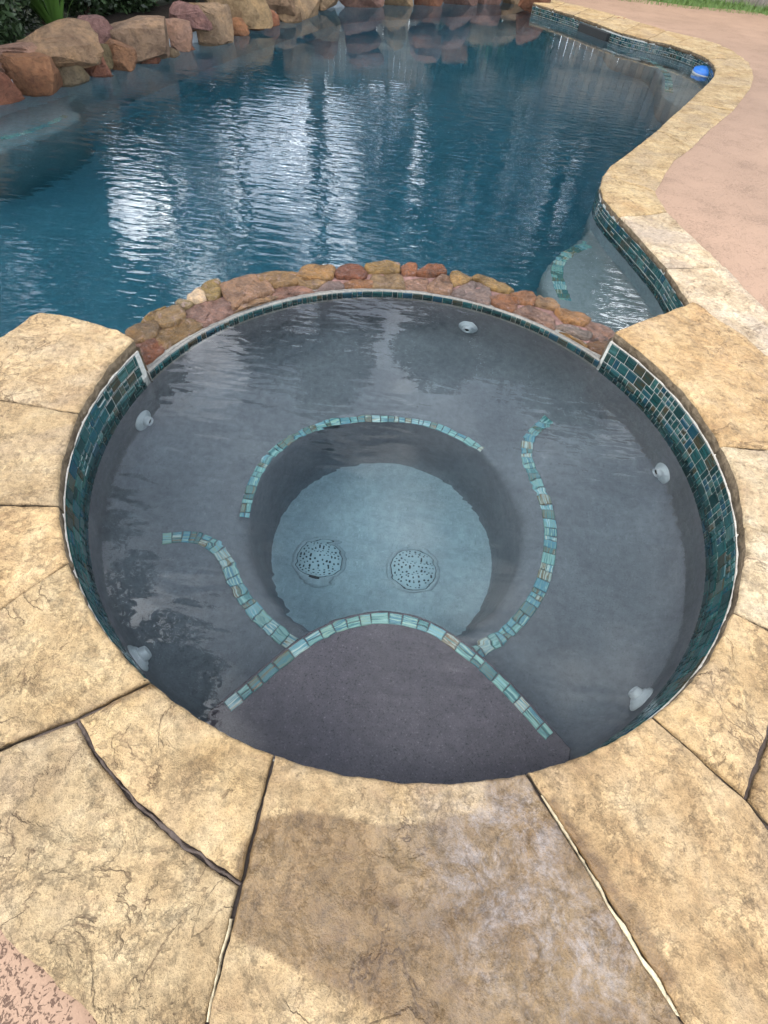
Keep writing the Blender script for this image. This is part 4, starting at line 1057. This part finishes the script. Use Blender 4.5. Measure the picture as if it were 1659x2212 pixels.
def shrub(x, y, r_, h, label, seed, mat='leafdark'):
    rs_ = random.Random(seed); t = thing('shrub', label, 'shrub', (x, y, -.135), 'shrubs behind the rock wall')
    cl = [(Vector((x+rs_.uniform(-.6, .6)*r_, y+rs_.uniform(-.6, .6)*r_, rs_.uniform(-.05, .95)*h)), r_*rs_.uniform(.38, .6), .8) for _ in range(20)]
    sv_, sf_ = [], []
    for i in range(6):
        a = rs_.uniform(0, 6.28); v_, f_ = tube([Vector((x, y, -.15)), Vector((x+.3*r_*math.cos(a), y+.3*r_*math.sin(a), .45*h)), Vector((x+.6*r_*math.cos(a), y+.6*r_*math.sin(a), .85*h))], [.02, .014, .006], 5)
        o_ = len(sv_); sv_ += v_; sf_ += [[q+o_ for q in g] for g in f_]
    obj('stem', mesh('stem', sv_, sf_, True, M['bark']), t)
    leaves('foliage', cl, 9000, .034, rs_, M[mat], t)
SH = []
for px_, lb in [((-60, 120), 'dark leafy shrub at the left edge behind the orange block'), ((20, 92), 'dark shrub behind the tan slab left of the strap-leaf plant'), ((95, 52), 'dark shrub right behind the strap-leaf plant'), ((190, 32), 'dark shrub behind the first pink boulder'), ((262, 22), 'dark shrub behind the left end of the long flat boulder'),
                ((335, 6), 'dark shrub behind the right end of the long flat boulder'), ((410, -14), 'dark shrub behind the upright tan boulder'), ((490, -32), 'dark shrub near the far bend of the rock wall'), ((590, -48), 'dark shrub at the far left corner of the pool')]:
    q = U(*px_, -.1); SH.append((q.x, q.y, .5, 1.1, lb))
SH += [(-5.2, 6.3, .8, 1.6, 'tall dark shrub at the back behind the first shrubs'), (-4.5, 8.2, .8, 1.7, 'tall dark shrub at the back by the fence'), (.3, 12.5, .6, 1.3, 'round shrub beside the far rocks before the fence'), (1.6, 13.4, .7, 1.2, 'shrub before the fence behind the end of the coping')]
for i, (x, y, r_, h, lb) in enumerate(SH): shrub(x, y, r_, h, lb, 80+i)
def strap(x, y, n_, ln, label, seed):
    rs_ = random.Random(seed); t = thing('strap_leaf_plant', label, 'plant', (x, y, -.135))
    for i in range(n_):
        a = rs_.uniform(0, 6.28); l_ = ln*rs_.uniform(.7, 1.1); w_ = rs_.uniform(.012, .022); sprd = rs_.uniform(.15, 1.15); v_ = []; f_ = []
        sx, sy = math.cos(a), math.sin(a)
        for k_ in range(9):
            s_ = k_/8; rr = l_*sprd*s_*(.4+.6*s_); zz = l_*(s_-.42*sprd*s_*s_*s_)
            ww = w_*(1-s_**2.2)+.001
            c = Vector((x+sx*(rr+.04), y+sy*(rr+.04), -.12+zz))
            v_ += [c+Vector((-sy*ww, sx*ww, .004)), c, c+Vector((sy*ww, -sx*ww, .004))]
        for k_ in range(8):
            for j in range(2): f_.append([k_*3+j, k_*3+j+1, k_*3+j+4, k_*3+j+3])
        obj('leaf', mesh('leaf', v_, f_, True, M['blade']), t)
_q = U(128, 74, -.1)
strap(_q.x, _q.y, 44, .85, 'spiky bright green strap-leaf plant behind the tan boulder', 3)
strap(.95, 12.55, 30, 1.0, 'arching green strap-leaf plant between far rocks and fence', 5)

# ------------------------------------------------------------------ fence
fe = thing('fence', 'weathered grey board fence mirrored at the far right of the pool', 'fence', (1, 15, -.135))
fa, fb = Vector((-7.5, 15.9)), Vector((9.5, 13.5)); fd = (fb-fa).normalized(); fl = (fb-fa).length; fn = Vector((-fd.y, fd.x))
pk_v = [(x, y, z_) for z_ in (0, 1.93) for x, y in ((-.068, -.009), (.068, -.009), (.068, .009), (-.068, .009))]
pk_f = [[0, 1, 5, 4], [1, 2, 6, 5], [2, 3, 7, 6], [3, 0, 4, 7], [4, 5, 6, 7]]
pk = mesh('picket', pk_v, pk_f, False, M['wood'])
rot = Matrix.Rotation(math.atan2(fd.y, fd.x), 4, 'Z'); rs = random.Random(9)
for i in range(int(fl/.143)):
    q = fa+fd*(i*.143+.07); obj('picket', pk, fe, Matrix.Translation((q.x, q.y, -.10+rs.uniform(-.012, .012))) @ rot)
rl = mesh('rail', [(x, y, z_) for z_ in (0, .09) for x, y in ((0, -.04), (fl, -.04), (fl, 0), (0, 0))], [[0, 1, 5, 4], [1, 2, 6, 5], [2, 3, 7, 6], [3, 0, 4, 7], [4, 5, 6, 7], [3, 2, 1, 0]], False, M['wood'])
for z_ in (.3, 1.0, 1.72): obj('rail', rl, fe, Matrix.Translation((fa.x-fn.x*.012, fa.y-fn.y*.012, z_)) @ rot)
ps = mesh('post', [(x, y, z_) for z_ in (0, 2.02) for x, y in ((-.05, -.05), (.05, -.05), (.05, .05), (-.05, .05))], pk_f, False, M['wood'])
for i in range(8):
    q = fa+fd*(.3+i*2.4)-fn*.07; obj('post', ps, fe, Matrix.Translation((q.x, q.y, -.15)) @ rot)

# ------------------------------------------------------------------ small things
fc = U(1520, 160, ZP)
fo = thing('floating_dispenser', 'blue and white floating chlorine dispenser by the pool coping', 'pool floater', (fc.x, fc.y, ZP))
mw = Matrix.Translation((fc.x, fc.y, ZP)) @ Matrix.Rotation(R(5), 4, 'X')
obj('float_ring', revolve([(.001, .062), (.06, .060), (.082, .056), (.086, .048), (.125, .046), (.140, .038), (.142, .020)], 36, 'float_ring', M['blue']), fo, mw)
obj('white_band', revolve([(.142, .020), (.145, .012), (.140, -.008), (.1, -.02)], 36, 'white_band', M['white']), fo, mw)
obj('canister', revolve([(.1, -.02), (.06, -.03), (.055, -.16), (.001, -.17)], 24, 'canister', M['blue']), fo, mw)
lf = U(1342, 42, -.078)
lv = [(-.09, 0, .012), (-.04, .035, .02), (.03, .03, .008), (.08, 0, .028), (.03, -.03, .015), (-.04, -.03, .006), (0, 0, .003)]
lo2 = obj('fallen_leaf', mesh('fallen_leaf', lv, [[0, 6, 1], [1, 6, 2], [2, 6, 3], [3, 6, 4], [4, 6, 5], [5, 6, 0]], False, M['leaf']), None, Matrix.Translation(lf) @ Matrix.Rotation(.4, 4, 'Z'))
tag(lo2, 'small curled reddish leaf lying on the far deck', 'leaf')
